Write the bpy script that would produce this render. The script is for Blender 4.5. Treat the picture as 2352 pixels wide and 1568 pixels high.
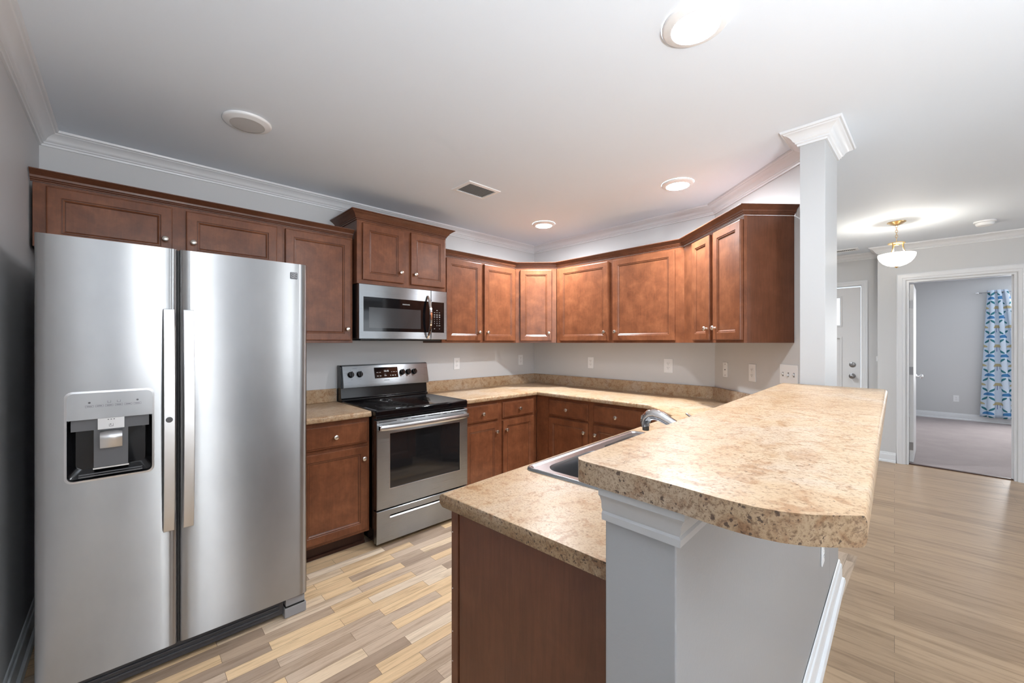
import bpy, bmesh, math, random
from mathutils import Vector, Matrix
random.seed(7)
PI = math.pi
R = math.radians
sc = bpy.context.scene
COL = sc.collection
for o in list(bpy.data.objects):
    bpy.data.objects.remove(o)

# ------------------------------------------------------------------ camera
CZ = 1.372                      # eye height
YAW = 46.4                      # viewing direction, degrees from +X
cam_d = bpy.data.cameras.new('camera')
cam = bpy.data.objects.new('camera', cam_d)
COL.objects.link(cam)
cam.location = (0, 0, CZ)
cam.rotation_euler = (PI/2, 0, R(YAW-90))
cam_d.sensor_width = 36
cam_d.lens = 929/2352*36
cam_d.shift_y = 3/2352
cam_d.clip_start = 0.02
sc.camera = cam

# ------------------------------------------------------------------ light and exposure
sc.view_settings.view_transform = 'Standard'
sc.view_settings.look = 'None'
sc.view_settings.gamma = 1
sc.view_settings.use_curve_mapping = False
sc.view_settings.exposure = 0.62
world = bpy.data.worlds.new('sky')
sc.world = world
world.use_nodes = True
bgn = world.node_tree.nodes['Background']
bgn.inputs[0].default_value = (0.80, 0.90, 1.0, 1)
bgn.inputs[1].default_value = 1.6

LIGHT_K = 1.0
BEAM = 105.0
DOWN_E = 135.0        # emission of a lit ceiling disc
def area_light(name, loc, rot, sx, sy, power, color=(1, 1, 1)):
    d = bpy.data.lights.new(name, 'AREA')
    d.shape = 'RECTANGLE'; d.size = sx; d.size_y = sy
    d.energy = power*LIGHT_K; d.color = color
    o = bpy.data.objects.new(name, d); COL.objects.link(o)
    o.location = loc; o.rotation_euler = rot
    return o
# daylight standing just outside the windows of the room behind the camera
YB = -4.6
DAY = (0.93, 0.97, 1.0)
area_light('daylight', (0.85, YB-0.30, 1.2), (R(-90), 0, PI), 0.22, 2.2, 22, DAY)
area_light('daylight', (2.62, YB-0.30, 1.2), (R(-90), 0, PI), 0.18, 2.2, 46, DAY)
area_light('daylight', (4.60, YB-0.30, 1.20), (R(-100), 0, PI), 1.9, 1.6, 10, DAY)
area_light('ceiling_fill', (0.28, -1.30, 1.25), (R(180-4), 0, R(-44)), 0.3, 0.3, 74, (0.94, 0.97, 1.0))  # added fill light aimed upward to brighten the ceiling, no fixture there
area_light('daylight', (10.98, -1.75, 1.45), (0, R(90), 0), 1.4, 1.6, 90, (1.0,0.98,0.96))

# ------------------------------------------------------------------ materials
MAT = {}
def new_mat(name):
    m = bpy.data.materials.new(name); m.use_nodes = True
    nt = m.node_tree; b = nt.nodes['Principled BSDF']
    MAT[name] = m
    return m, nt, b
def setp(b, **k):
    al = {'col': 'Base Color', 'rough': 'Roughness', 'metal': 'Metallic', 'spec': 'Specular IOR Level',
          'coat': 'Coat Weight', 'coatr': 'Coat Roughness', 'aniso': 'Anisotropic', 'anrot': 'Anisotropic Rotation',
          'trans': 'Transmission Weight', 'ior': 'IOR', 'sheen': 'Sheen Weight'}
    for q, v in k.items():
        if q == 'col': v = (*v, 1)
        b.inputs[al[q]].default_value = v
def N(nt, t, **k):
    n = nt.nodes.new(t)
    for q, v in k.items(): setattr(n, q, v)
    return n
def coords(nt, scale=(1, 1, 1), rot=(0, 0, 0)):
    tc = N(nt, 'ShaderNodeTexCoord'); mp = N(nt, 'ShaderNodeMapping')
    mp.inputs['Scale'].default_value = scale; mp.inputs['Rotation'].default_value = rot
    nt.links.new(tc.outputs['Object'], mp.inputs['Vector'])
    return mp.outputs['Vector']
def noise(nt, vec, scale, detail=3, rough=0.55, dist=0.0):
    n = N(nt, 'ShaderNodeTexNoise')
    n.inputs['Scale'].default_value = scale; n.inputs['Detail'].default_value = detail
    n.inputs['Roughness'].default_value = rough; n.inputs['Distortion'].default_value = dist
    if vec is not None: nt.links.new(vec, n.inputs['Vector'])
    return n.outputs['Fac']
def ramp(nt, fac, stops, interp='LINEAR'):
    r = N(nt, 'ShaderNodeValToRGB'); cr = r.color_ramp; cr.interpolation = interp
    while len(cr.elements) < len(stops): cr.elements.new(0.5)
    for e, (p, c) in zip(cr.elements, stops):
        e.position = p; e.color = (*c, 1) if len(c) == 3 else c
    nt.links.new(fac, r.inputs['Fac'])
    return r.outputs['Color']
def mix(nt, fac, a, b, mode='MIX'):
    m = N(nt, 'ShaderNodeMix', data_type='RGBA', blend_type=mode)
    for s, v in ((0, fac), (6, a), (7, b)):
        if isinstance(v, (int, float)): m.inputs[s].default_value = v
        elif isinstance(v, tuple): m.inputs[s].default_value = (*v, 1)
        else: nt.links.new(v, m.inputs[s])
    return m.outputs[2]
def bump(nt, b, h, strength, dist=0.001):
    bp = N(nt, 'ShaderNodeBump')
    bp.inputs['Strength'].default_value = strength; bp.inputs['Distance'].default_value = dist
    nt.links.new(h, bp.inputs['Height']); nt.links.new(bp.outputs['Normal'], b.inputs['Normal'])
def g(*v): return v if len(v) == 3 else (v[0],)*3

def plain(name, col, rough=0.5, metal=0.0, **k):
    m, nt, b = new_mat(name); setp(b, col=col, rough=rough, metal=metal, **k); return m

# painted plaster
m, nt, b = new_mat('wall_paint'); setp(b, col=(0.64, 0.645, 0.65), rough=0.55, spec=0.3)
v = coords(nt); bump(nt, b, noise(nt, v, 160, 4), 0.10, 0.0012)
m, nt, b = new_mat('ceiling_paint'); setp(b, col=(0.80, 0.868, 0.945), rough=0.7, spec=0.2)
v = coords(nt); bump(nt, b, noise(nt, v, 120, 4), 0.08, 0.001)
m, nt, b = new_mat('trim_paint'); setp(b, col=(0.76, 0.775, 0.795), rough=0.28, spec=0.45)
v = coords(nt); bump(nt, b, noise(nt, v, 30, 3), 0.05, 0.001)
m, nt, b = new_mat('knee_wall_shaded'); setp(b, col=(0.31, 0.315, 0.322), rough=0.35, spec=0.35)  # same paint as the walls, darkened to carry the half wall's shade
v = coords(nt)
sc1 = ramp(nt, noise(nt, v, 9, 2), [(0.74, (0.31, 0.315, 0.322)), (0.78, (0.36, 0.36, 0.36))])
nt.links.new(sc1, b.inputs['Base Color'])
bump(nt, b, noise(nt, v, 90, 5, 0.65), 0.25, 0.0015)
plain('cap_shaded', (0.40, 0.405, 0.41), 0.35)  # white moulding greyed down, shade below the bar put into the colour
plain('column_shaded', (0.50, 0.505, 0.51), 0.5)  # wall paint darkened, the column's weaker light is in the colour
plain('door_paint', (0.72, 0.72, 0.725), 0.3)
plain('white_plastic', (0.86, 0.87, 0.88), 0.3)
plain('slot_dark', (0.02, 0.02, 0.02), 0.6)
plain('toggle_shadow', (0.25, 0.25, 0.25), 0.6)
plain('rubber', (0.015, 0.015, 0.015), 0.6)

def wood_mat(name, c1, c2, c3, rough=0.33, grain=0.5, mott=0.7):
    m, nt, b = new_mat(name)
    v = coords(nt)
    vs = coords(nt, (14, 14, 1.2))
    mo = noise(nt, v, 9, 4, 0.6, 0.3)
    base = ramp(nt, mo, [(0.30, c1), (0.52, c2), (0.75, c3)])
    gr = noise(nt, vs, 6, 6, 0.6, 0.6)
    grc = ramp(nt, gr, [(0.35, (0.80, 0.78, 0.76)), (0.6, (1.08, 1.06, 1.04))])
    colr = mix(nt, grain, base, grc, 'MULTIPLY')
    sp = noise(nt, v, 55, 3, 0.6)
    spc = ramp(nt, sp, [(0.32, (0.82, 0.78, 0.74)), (0.5, (1, 1, 1))])
    colr = mix(nt, mott*0.6, colr, spc, 'MULTIPLY')
    nt.links.new(colr, b.inputs['Base Color'])
    setp(b, rough=rough, coat=0.12, coatr=0.25, spec=0.35)
    bump(nt, b, gr, 0.05, 0.0006)
    return m
wood_mat('cherry_wood', (0.135, 0.046, 0.021), (0.190, 0.067, 0.030), (0.255, 0.096, 0.043))
wood_mat('cherry_glaze', (0.055, 0.020, 0.011), (0.070, 0.025, 0.013), (0.085, 0.031, 0.017))
wood_mat('cherry_side', (0.115, 0.042, 0.020), (0.135, 0.050, 0.025), (0.158, 0.061, 0.031), 0.38, 0.7, 0.2)
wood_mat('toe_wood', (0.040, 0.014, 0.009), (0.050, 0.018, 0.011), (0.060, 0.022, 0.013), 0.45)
# island end panel with its scuff
m = wood_mat('end_panel_wood', (0.100, 0.034, 0.018), (0.115, 0.041, 0.021), (0.135, 0.049, 0.025), 0.36, 0.7, 0.2)
nt = m.node_tree; b = nt.nodes['Principled BSDF']
old = b.inputs['Base Color'].links[0].from_socket
tc = N(nt, 'ShaderNodeTexCoord'); sep = N(nt, 'ShaderNodeSeparateXYZ')
nt.links.new(tc.outputs['Object'], sep.inputs[0])
def math_n(nt, op, a, bb=None, clamp=False):
    n = N(nt, 'ShaderNodeMath', operation=op); n.use_clamp = clamp
    for i, v_ in enumerate((a, bb)):
        if v_ is None: continue
        if isinstance(v_, (int, float)): n.inputs[i].default_value = v_
        else: nt.links.new(v_, n.inputs[i])
    return n.outputs[0]
# scuff is a thin broken line across the panel: local y (along panel), z
line = math_n(nt, 'ADD', math_n(nt, 'MULTIPLY', sep.outputs[1], -0.52), 0.745)
dz = math_n(nt, 'ABSOLUTE', math_n(nt, 'SUBTRACT', sep.outputs[2], line))
near = math_n(nt, 'LESS_THAN', dz, 0.009)
inr = math_n(nt, 'MULTIPLY', math_n(nt, 'GREATER_THAN', sep.outputs[1], 0.50), math_n(nt, 'LESS_THAN', sep.outputs[1], 0.70))
spk = math_n(nt, 'GREATER_THAN', noise(nt, coords(nt), 260, 3, 0.7), 0.60)
f = math_n(nt, 'MULTIPLY', math_n(nt, 'MULTIPLY', near, inr), spk)
nt.links.new(mix(nt, f, old, (0.48, 0.27, 0.17)), b.inputs['Base Color'])

# speckled laminate worktop
def laminate(name, k=1.0, dark=0.0):
    m, nt, b = new_mat(name)
    v = coords(nt)
    big = noise(nt, v, 3.2, 3, 0.6, 0.6)
    c = ramp(nt, big, [(0.32, (0.64*k, 0.43*k, 0.245*k)), (0.5, (0.71*k, 0.52*k, 0.335*k)), (0.68, (0.72*k, 0.57*k, 0.425*k))])
    bl = noise(nt, v, 26, 5, 0.65, 0.8)
    blc = ramp(nt, bl, [(0.36, (0.66-dark*0.5, 0.48-dark*0.5, 0.34-dark*0.4)), (0.50, (1, 1, 1)), (0.72, (1.05, 1.07, 1.10))])
    c = mix(nt, 0.75, c, blc, 'MULTIPLY')
    fn = noise(nt, v, 150, 4, 0.7, 0.4)
    fnc = ramp(nt, fn, [(0.32, (0.38-dark*0.5, 0.28-dark*0.4, 0.20-dark*0.3)), (0.47-0.0+dark*0.15, (0.95, 0.92, 0.9)), (0.7, (1.1, 1.1, 1.12))])
    c = mix(nt, 0.8, c, fnc, 'MULTIPLY')
    # black flecks of irregular size
    vo = N(nt, 'ShaderNodeTexVoronoi'); vo.inputs['Scale'].default_value = 150
    vo.inputs['Randomness'].default_value = 1.0
    vsk = N(nt, 'ShaderNodeVectorMath', operation='MULTIPLY_ADD'); nz_ = N(nt, 'ShaderNodeTexNoise'); nz_.inputs['Scale'].default_value = 70; nz_.inputs['Detail'].default_value = 3
    nt.links.new(v, nz_.inputs['Vector']); nt.links.new(nz_.outputs['Color'], vsk.inputs[0]); vsk.inputs[1].default_value = (0.020,)*3; nt.links.new(v, vsk.inputs[2])
    nt.links.new(vsk.outputs[0], vo.inputs['Vector'])
    wob = noise(nt, v, 200, 3)
    d = math_n(nt, 'ADD', vo.outputs['Distance'], math_n(nt, 'MULTIPLY', math_n(nt, 'SUBTRACT', wob, 0.5), 0.35))
    sepc = N(nt, 'ShaderNodeSeparateColor'); nt.links.new(vo.outputs['Color'], sepc.inputs[0])
    th = math_n(nt, 'MULTIPLY', math_n(nt, 'SUBTRACT', sepc.outputs[0], 0.80 - dark), 1.25)
    fl = math_n(nt, 'LESS_THAN', d, th)
    c = mix(nt, math_n(nt, 'MULTIPLY', fl, 0.85), c, (0.045, 0.028, 0.02))
    vo2 = N(nt, 'ShaderNodeTexVoronoi'); vo2.inputs['Scale'].default_value = 330; nt.links.new(vsk.outputs[0], vo2.inputs['Vector'])
    sc2 = N(nt, 'ShaderNodeSeparateColor'); nt.links.new(vo2.outputs['Color'], sc2.inputs[0])
    fl2_ = math_n(nt, 'LESS_THAN', vo2.outputs['Distance'], math_n(nt, 'MULTIPLY', math_n(nt, 'SUBTRACT', sc2.outputs[1], 0.80 - dark*1.2), 1.5))
    c = mix(nt, math_n(nt, 'MULTIPLY', fl2_, 0.62), c, (0.13, 0.075, 0.045))
    nt.links.new(c, b.inputs['Base Color'])
    rr = ramp(nt, fn, [(0.3, (0.38,)*3), (0.7, (0.29,)*3)])
    nt.links.new(rr, b.inputs['Roughness'])
    setp(b, spec=0.4)
    bump(nt, b, fn, 0.06, 0.0005)
    return m
laminate('laminate', 0.70, 0.0)
laminate('laminate_edge', 0.50, 0.20)

# stainless
def steel(name, col, rough, aniso=0.85, wav=0.0, rot=0.25, scale=(1, 1, 160)):
    m, nt, b = new_mat(name)
    setp(b, col=col, rough=rough, metal=1.0, aniso=aniso, anrot=rot)
    tg = N(nt, 'ShaderNodeTangent', direction_type='UV_MAP', uv_map='UVMap')
    nt.links.new(tg.outputs[0], b.inputs['Tangent'])
    v = coords(nt, scale)
    n1 = noise(nt, v, 3.0, 3, 0.6)
    rr = ramp(nt, n1, [(0.3, (rough*0.97,)*3), (0.7, (rough*1.03,)*3)])
    nt.links.new(rr, b.inputs['Roughness'])
    sm = noise(nt, coords(nt, (1, 1, 0.5)), 4, 4, 0.6)
    cc = ramp(nt, sm, [(0.3, tuple(x*0.86 for x in col)), (0.7, col)])
    nt.links.new(cc, b.inputs['Base Color'])
    if wav:
        w = noise(nt, coords(nt, (1, 1, 0.35)), 2.2, 1, 0.4)
        bump(nt, b, w, wav, 0.02)
    return m
steel('steel_fridge', (0.41, 0.415, 0.42), 0.30, 1.0, 0.10)
steel('steel_oven', (0.39, 0.42, 0.445), 0.28, 0.95)
steel('steel_satin', (0.66, 0.66, 0.665), 0.30, 0.4)
steel('steel_sink', (0.50, 0.54, 0.57), 0.24, 0.3)
plain('chrome', (0.82, 0.82, 0.83), 0.06, 1.0)
plain('nickel', (0.70, 0.66, 0.60), 0.28, 1.0)
plain('nickel_dark', (0.22, 0.20, 0.18), 0.4, 1.0)
plain('hinge_metal', (0.30, 0.30, 0.31), 0.35, 1.0)
plain('brass', (0.78, 0.55, 0.28), 0.25, 1.0)
plain('black_enamel', (0.006, 0.006, 0.007), 0.16, 0.0, spec=0.5)
plain('black_glass', (0.004, 0.004, 0.005), 0.06, 0.0, spec=0.5)
plain('oven_window', (0.012, 0.012, 0.013), 0.05, 0.0, spec=0.55)
plain('microwave_screen', (0.045, 0.045, 0.047), 0.12, 0.0, spec=0.6)
plain('black_plastic', (0.012, 0.012, 0.013), 0.35)
plain('grey_plastic', (0.12, 0.12, 0.125), 0.35)
plain('mid_plastic', (0.30, 0.30, 0.31), 0.35)
plain('fridge_body', (0.045, 0.045, 0.05), 0.45)
plain('print_grey', (0.10, 0.10, 0.105), 0.5)
plain('print_light', (0.62, 0.62, 0.62), 0.5)
plain('burner_ring', (0.060, 0.060, 0.062), 0.25)
plain('badge_dark', (0.10, 0.10, 0.105), 0.35, 0.6)
plain('bowl_dark', (0.33, 0.33, 0.34), 0.3, 1.0)

def emis(name, col, s):
    m, nt, b = new_mat(name)
    setp(b, col=(0.9, 0.9, 0.9), rough=0.5)
    b.inputs['Emission Color'].default_value = (*col, 1); b.inputs['Emission Strength'].default_value = s
    return m
emis('lamp_lens', (0.93, 0.98, 1.03), DOWN_E)
emis('bowl_glass', (1.0, 0.93, 0.80), 1.6)
emis('clock_digits', (0.6, 0.65, 0.7), 0.5)
plain('lens_off', (0.60, 0.60, 0.60), 0.4)
m, nt, b = new_mat('glass'); setp(b, col=(0.95, 0.97, 0.98), rough=0.02, trans=1.0, ior=1.05)

# floors
def planks(name, pal, rotz, w, l, grain_s=1.0, sub=True, rough=0.35, gap=(0.16, 0.11, 0.07), gapw=0.0008):
    m, nt, b = new_mat(name)
    tc = N(nt, 'ShaderNodeTexCoord'); mp = N(nt, 'ShaderNodeMapping')
    mp.inputs['Rotation'].default_value = (0, 0, rotz)
    nt.links.new(tc.outputs['Object'], mp.inputs['Vector'])
    vec = mp.outputs['Vector']
    br = N(nt, 'ShaderNodeTexBrick')
    br.inputs['Scale'].default_value = 1.0
    br.inputs['Brick Width'].default_value = l; br.inputs['Row Height'].default_value = w
    br.inputs['Mortar Size'].default_value = gapw; br.inputs['Mortar Smooth'].default_value = 0.1
    br.inputs['Color1'].default_value = (0, 0, 0, 1); br.inputs['Color2'].default_value = (1, 1, 1, 1)
    br.inputs['Mortar'].default_value = (0.5, 0.5, 0.5, 1)
    br.offset = 0.37; br.offset_frequency = 2
    nt.links.new(vec, br.inputs['Vector'])
    mp2 = N(nt, 'ShaderNodeMapping'); mp2.inputs['Scale'].default_value = (1.6*grain_s, 22*grain_s, 1)
    mp2.inputs['Rotation'].default_value = (0, 0, 0)
    nt.links.new(vec, mp2.inputs['Vector'])
    # per-plank offset so the grain breaks at joints
    cmb = N(nt, 'ShaderNodeVectorMath', operation='MULTIPLY_ADD')
    nt.links.new(br.outputs['Color'], cmb.inputs[0]); cmb.inputs[1].default_value = (37, 53, 0)
    nt.links.new(mp2.outputs['Vector'], cmb.inputs[2])
    gr = noise(nt, cmb.outputs[0], 1.6, 6, 0.62, 0.9)
    c = ramp(nt, br.outputs['Color'], pal, 'CONSTANT' if sub else 'LINEAR')
    gc = ramp(nt, gr, [(0.32, (0.58, 0.53, 0.48)), (0.49, (0.96, 0.95, 0.94)), (0.70, (1.08, 1.08, 1.08))])
    c = mix(nt, 0.8, c, gc, 'MULTIPLY')
    fine = noise(nt, cmb.outputs[0], 9, 4, 0.7, 0.3)
    fc = ramp(nt, fine, [(0.3, (0.78, 0.75, 0.72)), (0.5, (1, 1, 1))])
    c = mix(nt, 0.6, c, fc, 'MULTIPLY')
    c = mix(nt, br.outputs['Fac'], c, gap)
    nt.links.new(c, b.inputs['Base Color'])
    setp(b, rough=rough, spec=0.4)
    bump(nt, b, gr, 0.08, 0.001)
    return m, nt, b, br, vec, gr
KP = [(0.0, (0.70, 0.50, 0.30)), (0.16, (0.46, 0.345, 0.25)), (0.30, (0.72, 0.56, 0.39)), (0.44, (0.56, 0.43, 0.32)),
      (0.56, (0.76, 0.55, 0.33)), (0.70, (0.38, 0.28, 0.205)), (0.78, (0.68, 0.54, 0.40)), (0.90, (0.74, 0.60, 0.45))]
planks('kitchen_floor', KP, 0, 0.066, 0.47, 1.0, True, 0.38)
HP = [(0.0, (0.37, 0.25, 0.155)), (0.35, (0.48, 0.335, 0.21)), (0.6, (0.41, 0.28, 0.175)), (1.0, (0.53, 0.375, 0.24))]
planks('hall_floor', HP, R(90-3), 0.145, 1.22, 0.8, False, 0.30)
m, nt, b = new_mat('carpet')
v = coords(nt); cn = noise(nt, v, 260, 4, 0.7); c2 = noise(nt, v, 3.5, 3)
c = ramp(nt, cn, [(0.3, (0.30, 0.255, 0.25)), (0.7, (0.52, 0.46, 0.455))])
c = mix(nt, 0.35, c, ramp(nt, c2, [(0.3, (0.8, 0.8, 0.8)), (0.7, (1.1, 1.1, 1.1))]), 'MULTIPLY')
nt.links.new(c, b.inputs['Base Color']); setp(b, rough=0.95, spec=0.1); bump(nt, b, cn, 0.6, 0.006)

# ------------------------------------------------------------------ mesh helpers
class MB:
    def __init__(s): s.v = []; s.f = []; s.m = []; s.cur = 0
    def add(s, vs, fs):
        n = len(s.v); s.v += [tuple(p) for p in vs]
        s.f += [tuple(i+n for i in f) for f in fs]; s.m += [s.cur]*len(fs)
    def box(s, x0, y0, z0, x1, y1, z1):
        x0, x1 = min(x0, x1), max(x0, x1); y0, y1 = min(y0, y1), max(y0, y1); z0, z1 = min(z0, z1), max(z0, z1)
        s.add([(x0, y0, z0), (x1, y0, z0), (x1, y1, z0), (x0, y1, z0), (x0, y0, z1), (x1, y0, z1), (x1, y1, z1), (x0, y1, z1)],
              [(0, 3, 2, 1), (4, 5, 6, 7), (0, 1, 5, 4), (1, 2, 6, 5), (2, 3, 7, 6), (3, 0, 4, 7)])
        return s
    def prism(s, poly, z0, z1):
        n = len(poly)
        s.add([(x, y, z0) for x, y in poly]+[(x, y, z1) for x, y in poly],
              [tuple(range(n-1, -1, -1)), tuple(range(n, 2*n))]+[(i, (i+1) % n, (i+1) % n+n, i+n) for i in range(n)])
        return s
    def loops(s, loops, cap0=True, cap1=True, closed=True):
        n = len(loops[0]); vs = [p for l in loops for p in l]; fs = []
        for a in range(len(loops)-1):
            for i in range(n if closed else n-1):
                j = (i+1) % n
                fs.append((a*n+i, a*n+j, (a+1)*n+j, (a+1)*n+i))
        if cap0: fs.append(tuple(range(n-1, -1, -1)))
        if cap1: fs.append(tuple(range((len(loops)-1)*n, len(loops)*n)))
        s.add(vs, fs); return s
    def lathe(s, prof, c=(0, 0, 0), axis='z', seg=24, cap0=False, cap1=False):
        ls = []
        for r, h in prof:
            l = []
            for i in range(seg):
                a = 2*PI*i/seg; x, y = r*math.cos(a), r*math.sin(a)
                if axis == 'z': p = (c[0]+x, c[1]+y, c[2]+h)
                elif axis == '-y': p = (c[0]+x, c[1]-h, c[2]+y)
                elif axis == '-x': p = (c[0]-h, c[1]-x, c[2]+y)
                elif axis == 'x': p = (c[0]+h, c[1]+x, c[2]+y)
                l.append(p)
            ls.append(l)
        return s.loops(ls, cap0, cap1)
    def tube(s, pts, r, seg=10, caps=True, rs=None, flat=1.0):
        pts = [Vector(p) for p in pts]; ls = []; up = Vector((0, 0, 1))
        for i, p in enumerate(pts):
            t = (pts[min(i+1, len(pts)-1)]-pts[max(i-1, 0)]).normalized()
            u = up if abs(t.dot(up)) < 0.95 else Vector((0, 1, 0))
            if i == 0: a = t.cross(u).normalized()
            else:
                a = (a - t*a.dot(t))
                a = a.normalized() if a.length > 1e-6 else t.cross(u).normalized()
            bb = t.cross(a).normalized(); rr = rs[i] if rs else r
            ls.append([tuple(p + a*rr*math.cos(2*PI*k/seg) + bb*rr*flat*math.sin(2*PI*k/seg)) for k in range(seg)])
        return s.loops(ls, caps, caps)
    def torus(s, c, Rr, r, axis='z', seg=28, sub=8, arc=2*PI):
        pts = []
        n = seg if arc >= 2*PI-1e-6 else seg
        for i in range(n+1):
            a = arc*i/n; x, y = Rr*math.cos(a), Rr*math.sin(a)
            pts.append((c[0]+x, c[1]+y, c[2]) if axis == 'z' else ((c[0]+x, c[1], c[2]+y) if axis == 'y' else (c[0], c[1]+x, c[2]+y)))
        return s.tube(pts, r, sub)
    def build(s, name, mat, parent=None, loc=(0, 0, 0), rz=0, bevel=0, smooth=False, seg=2, auto=35):
        me = bpy.data.meshes.new(name); me.from_pydata(s.v, [], s.f)
        mats = mat if isinstance(mat, (list, tuple)) else [mat]
        for q in mats: me.materials.append(MAT[q])
        for p, i in zip(me.polygons, s.m): p.material_index = i
        if any(q.startswith('steel') for q in mats):
            ul = me.uv_layers.new(name='UVMap')
            for l in me.loops:
                co_ = me.vertices[l.vertex_index].co; ul.data[l.index].uv = (co_.x+0.3*co_.y, co_.z+0.2*co_.y)
        bm = bmesh.new(); bm.from_mesh(me)
        bmesh.ops.recalc_face_normals(bm, faces=bm.faces); bm.to_mesh(me); bm.free()
        o = bpy.data.objects.new(name, me); COL.objects.link(o)
        o.location = loc; o.rotation_euler = (0, 0, rz)
        if parent: o.parent = parent
        if bevel:
            md = o.modifiers.new('bevel', 'BEVEL'); md.width = bevel; md.segments = seg
            md.limit_method = 'ANGLE'; md.angle_limit = R(30)
        if smooth or bevel:
            for p in me.polygons: p.use_smooth = True
            bm = bmesh.new(); bm.from_mesh(me)
            for e in bm.edges:
                if len(e.link_faces) != 2 or e.calc_face_angle(0) > R(auto): e.smooth = False
            bm.to_mesh(me); bm.free()
            if bevel:
                md.harden_normals = True
        return o
def tag(o, label=None, cat=None, group=None, kind=None):
    if label: o['label'] = label
    if cat: o['category'] = cat
    if group: o['group'] = group
    if kind: o['kind'] = kind
    return o
def thing(name, label, cat, loc=(0, 0, 0), rz=0, group=None):
    o = bpy.data.objects.new(name, None); COL.objects.link(o)
    o.location = loc; o.rotation_euler = (0, 0, rz); o.empty_display_size = 0.1
    return tag(o, label, cat, group)
def struct(name, mb, mat, **k):
    return tag(mb.build(name, mat, **k), kind='structure')
def children(o): return [c for c in bpy.data.objects if c.parent == o]
def dup(root, loc=None, rz=None, label=None, group=None):
    def cp(o, par):
        c = o.copy(); COL.objects.link(c); c.parent = par
        for ch in children(o): cp(ch, c)
        return c
    r = cp(root, None)
    if loc is not None: r.location = loc
    if rz is not None: r.rotation_euler = (0, 0, rz)
    if label: r['label'] = label
    if group: r['group'] = group
    return r
def sweep(path, prof, closed=False, side=1):
    """profile (offset, z) swept on a 2-D path; offset goes to the left of travel (side=1)"""
    n = len(path); P = [Vector((p[0], p[1])) for p in path]; ls = []
    for i in range(n):
        def nrm(a, b_):
            d = (b_-a).normalized(); return Vector((-d.y, d.x))*side
        if closed or 0 < i < n-1:
            n1 = nrm(P[i-1], P[i]); n2 = nrm(P[i], P[(i+1) % n]); mm = (n1+n2); mm = mm/(mm.length_squared/2)
        elif i == 0: mm = nrm(P[0], P[1])
        else: mm = nrm(P[-2], P[-1])
        ls.append([(P[i].x+mm.x*o, P[i].y+mm.y*o, z) for o, z in prof])
    mb = MB()
    if closed: ls.append(ls[0]); mb.loops(ls, False, False)
    else: mb.loops(ls, True, True)
    return mb
def text(name, body, size, mat, parent, loc, rot=(PI/2, 0, 0), extrude=0.0003, align='CENTER'):
    cu = bpy.data.curves.new(name, 'FONT'); cu.body = body; cu.size = size; cu.extrude = extrude
    cu.align_x = align; cu.align_y = 'CENTER'
    to = bpy.data.objects.new(name+'_tmp', cu); COL.objects.link(to)
    dg = bpy.context.evaluated_depsgraph_get(); dg.update()
    me = bpy.data.meshes.new_from_object(to.evaluated_get(dg)); bpy.data.objects.remove(to)
    me.materials.clear(); me.materials.append(MAT[mat])
    o = bpy.data.objects.new(name, me); COL.objects.link(o); o.parent = parent
    o.location = loc; o.rotation_euler = rot
    return o
def rrect(x0, z0, x1, z1, r, n=5):
    pts = []
    for cx_, cz_, a0 in ((x1-r, z1-r, 0), (x0+r, z1-r, 90), (x0+r, z0+r, 180), (x1-r, z0+r, 270)):
        for i in range(n+1):
            a = R(a0+90*i/n); pts.append((cx_+r*math.cos(a), cz_+r*math.sin(a)))
    return pts

# ------------------------------------------------------------------ room shell
CH = 2.485                       # ceiling
XL, YA, XB = -0.334, 3.25, 3.45  # left wall, range wall, far kitchen wall
YBC = 1.24                       # where the far wall turns into the angled wall
AC = R(48.5); uc = Vector((-math.cos(AC), -math.sin(AC)))        # angled wall: travel towards the camera
nc = Vector((-math.sin(AC), math.cos(AC)))                       # its inward normal
PC0 = Vector((XB, YBC)); PC1 = PC0 + uc*0.99
XD, XR, XBED = 6.37, 6.68, 10.70
YD1 = 0.478
struct('floor', MB().box(XL-0.1, 0.35, -0.08, 3.40, YA+0.1, 0), 'kitchen_floor')
struct('floor', MB().box(XL-0.1, YB-0.1, -0.08, 3.40, 0.35, 0).box(3.40, YB-0.1, -0.08, XD+0.06, YA+0.1, 0).box(XD+0.06, YD1+0.02, -0.08, XR+0.1, YA+0.1, 0), 'hall_floor')
struct('floor', MB().box(XD+0.06, -3.2, -0.08, XBED+0.1, YD1+0.02, 0.008), 'carpet')
struct('ceiling', MB().box(XL-0.1, YB-0.1, CH, XBED+0.1, YA+0.1, CH+0.08), 'ceiling_paint')
def wall_open(axis, c0, c1, u0, u1, ops, ztop=CH):
    """wall slab between c0..c1 across, u0..u1 along, with openings (ua,ub,za,zb)"""
    mb = MB(); segs = []; u = u0
    def bx(a, b_, z0, z1):
        if b_-a < 1e-4 or z1-z0 < 1e-4: return
        if axis == 'x': mb.box(a, c0, z0, b_, c1, z1)     # runs along x
        else: mb.box(c0, a, z0, c1, b_, z1)
    for ua, ub, za, zb in sorted(ops):
        bx(u, ua, 0, ztop); bx(ua, ub, 0, za); bx(ua, ub, zb, ztop); u = ub
    bx(u, u1, 0, ztop)
    return mb
struct('wall_left', MB().box(XL-0.1, YB, 0, XL, YA+0.1, CH), 'wall_paint')
struct('wall_range', MB().box(XL, YA, 0, XR, YA+0.1, CH), 'wall_paint')
struct('wall_far', MB().prism([(XB, YA), (XB, YBC), (XB+0.115, YBC-0.055), (XB+0.115, YA)], 0, CH), 'wall_paint')
q0 = PC0 - nc*0.115; q1 = PC1 - nc*0.115
struct('wall_angled', MB().prism([(XB, YBC), tuple(PC1), tuple(q1), (XB+0.115, YBC-0.055)], 0, CH), 'wall_paint')
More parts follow.
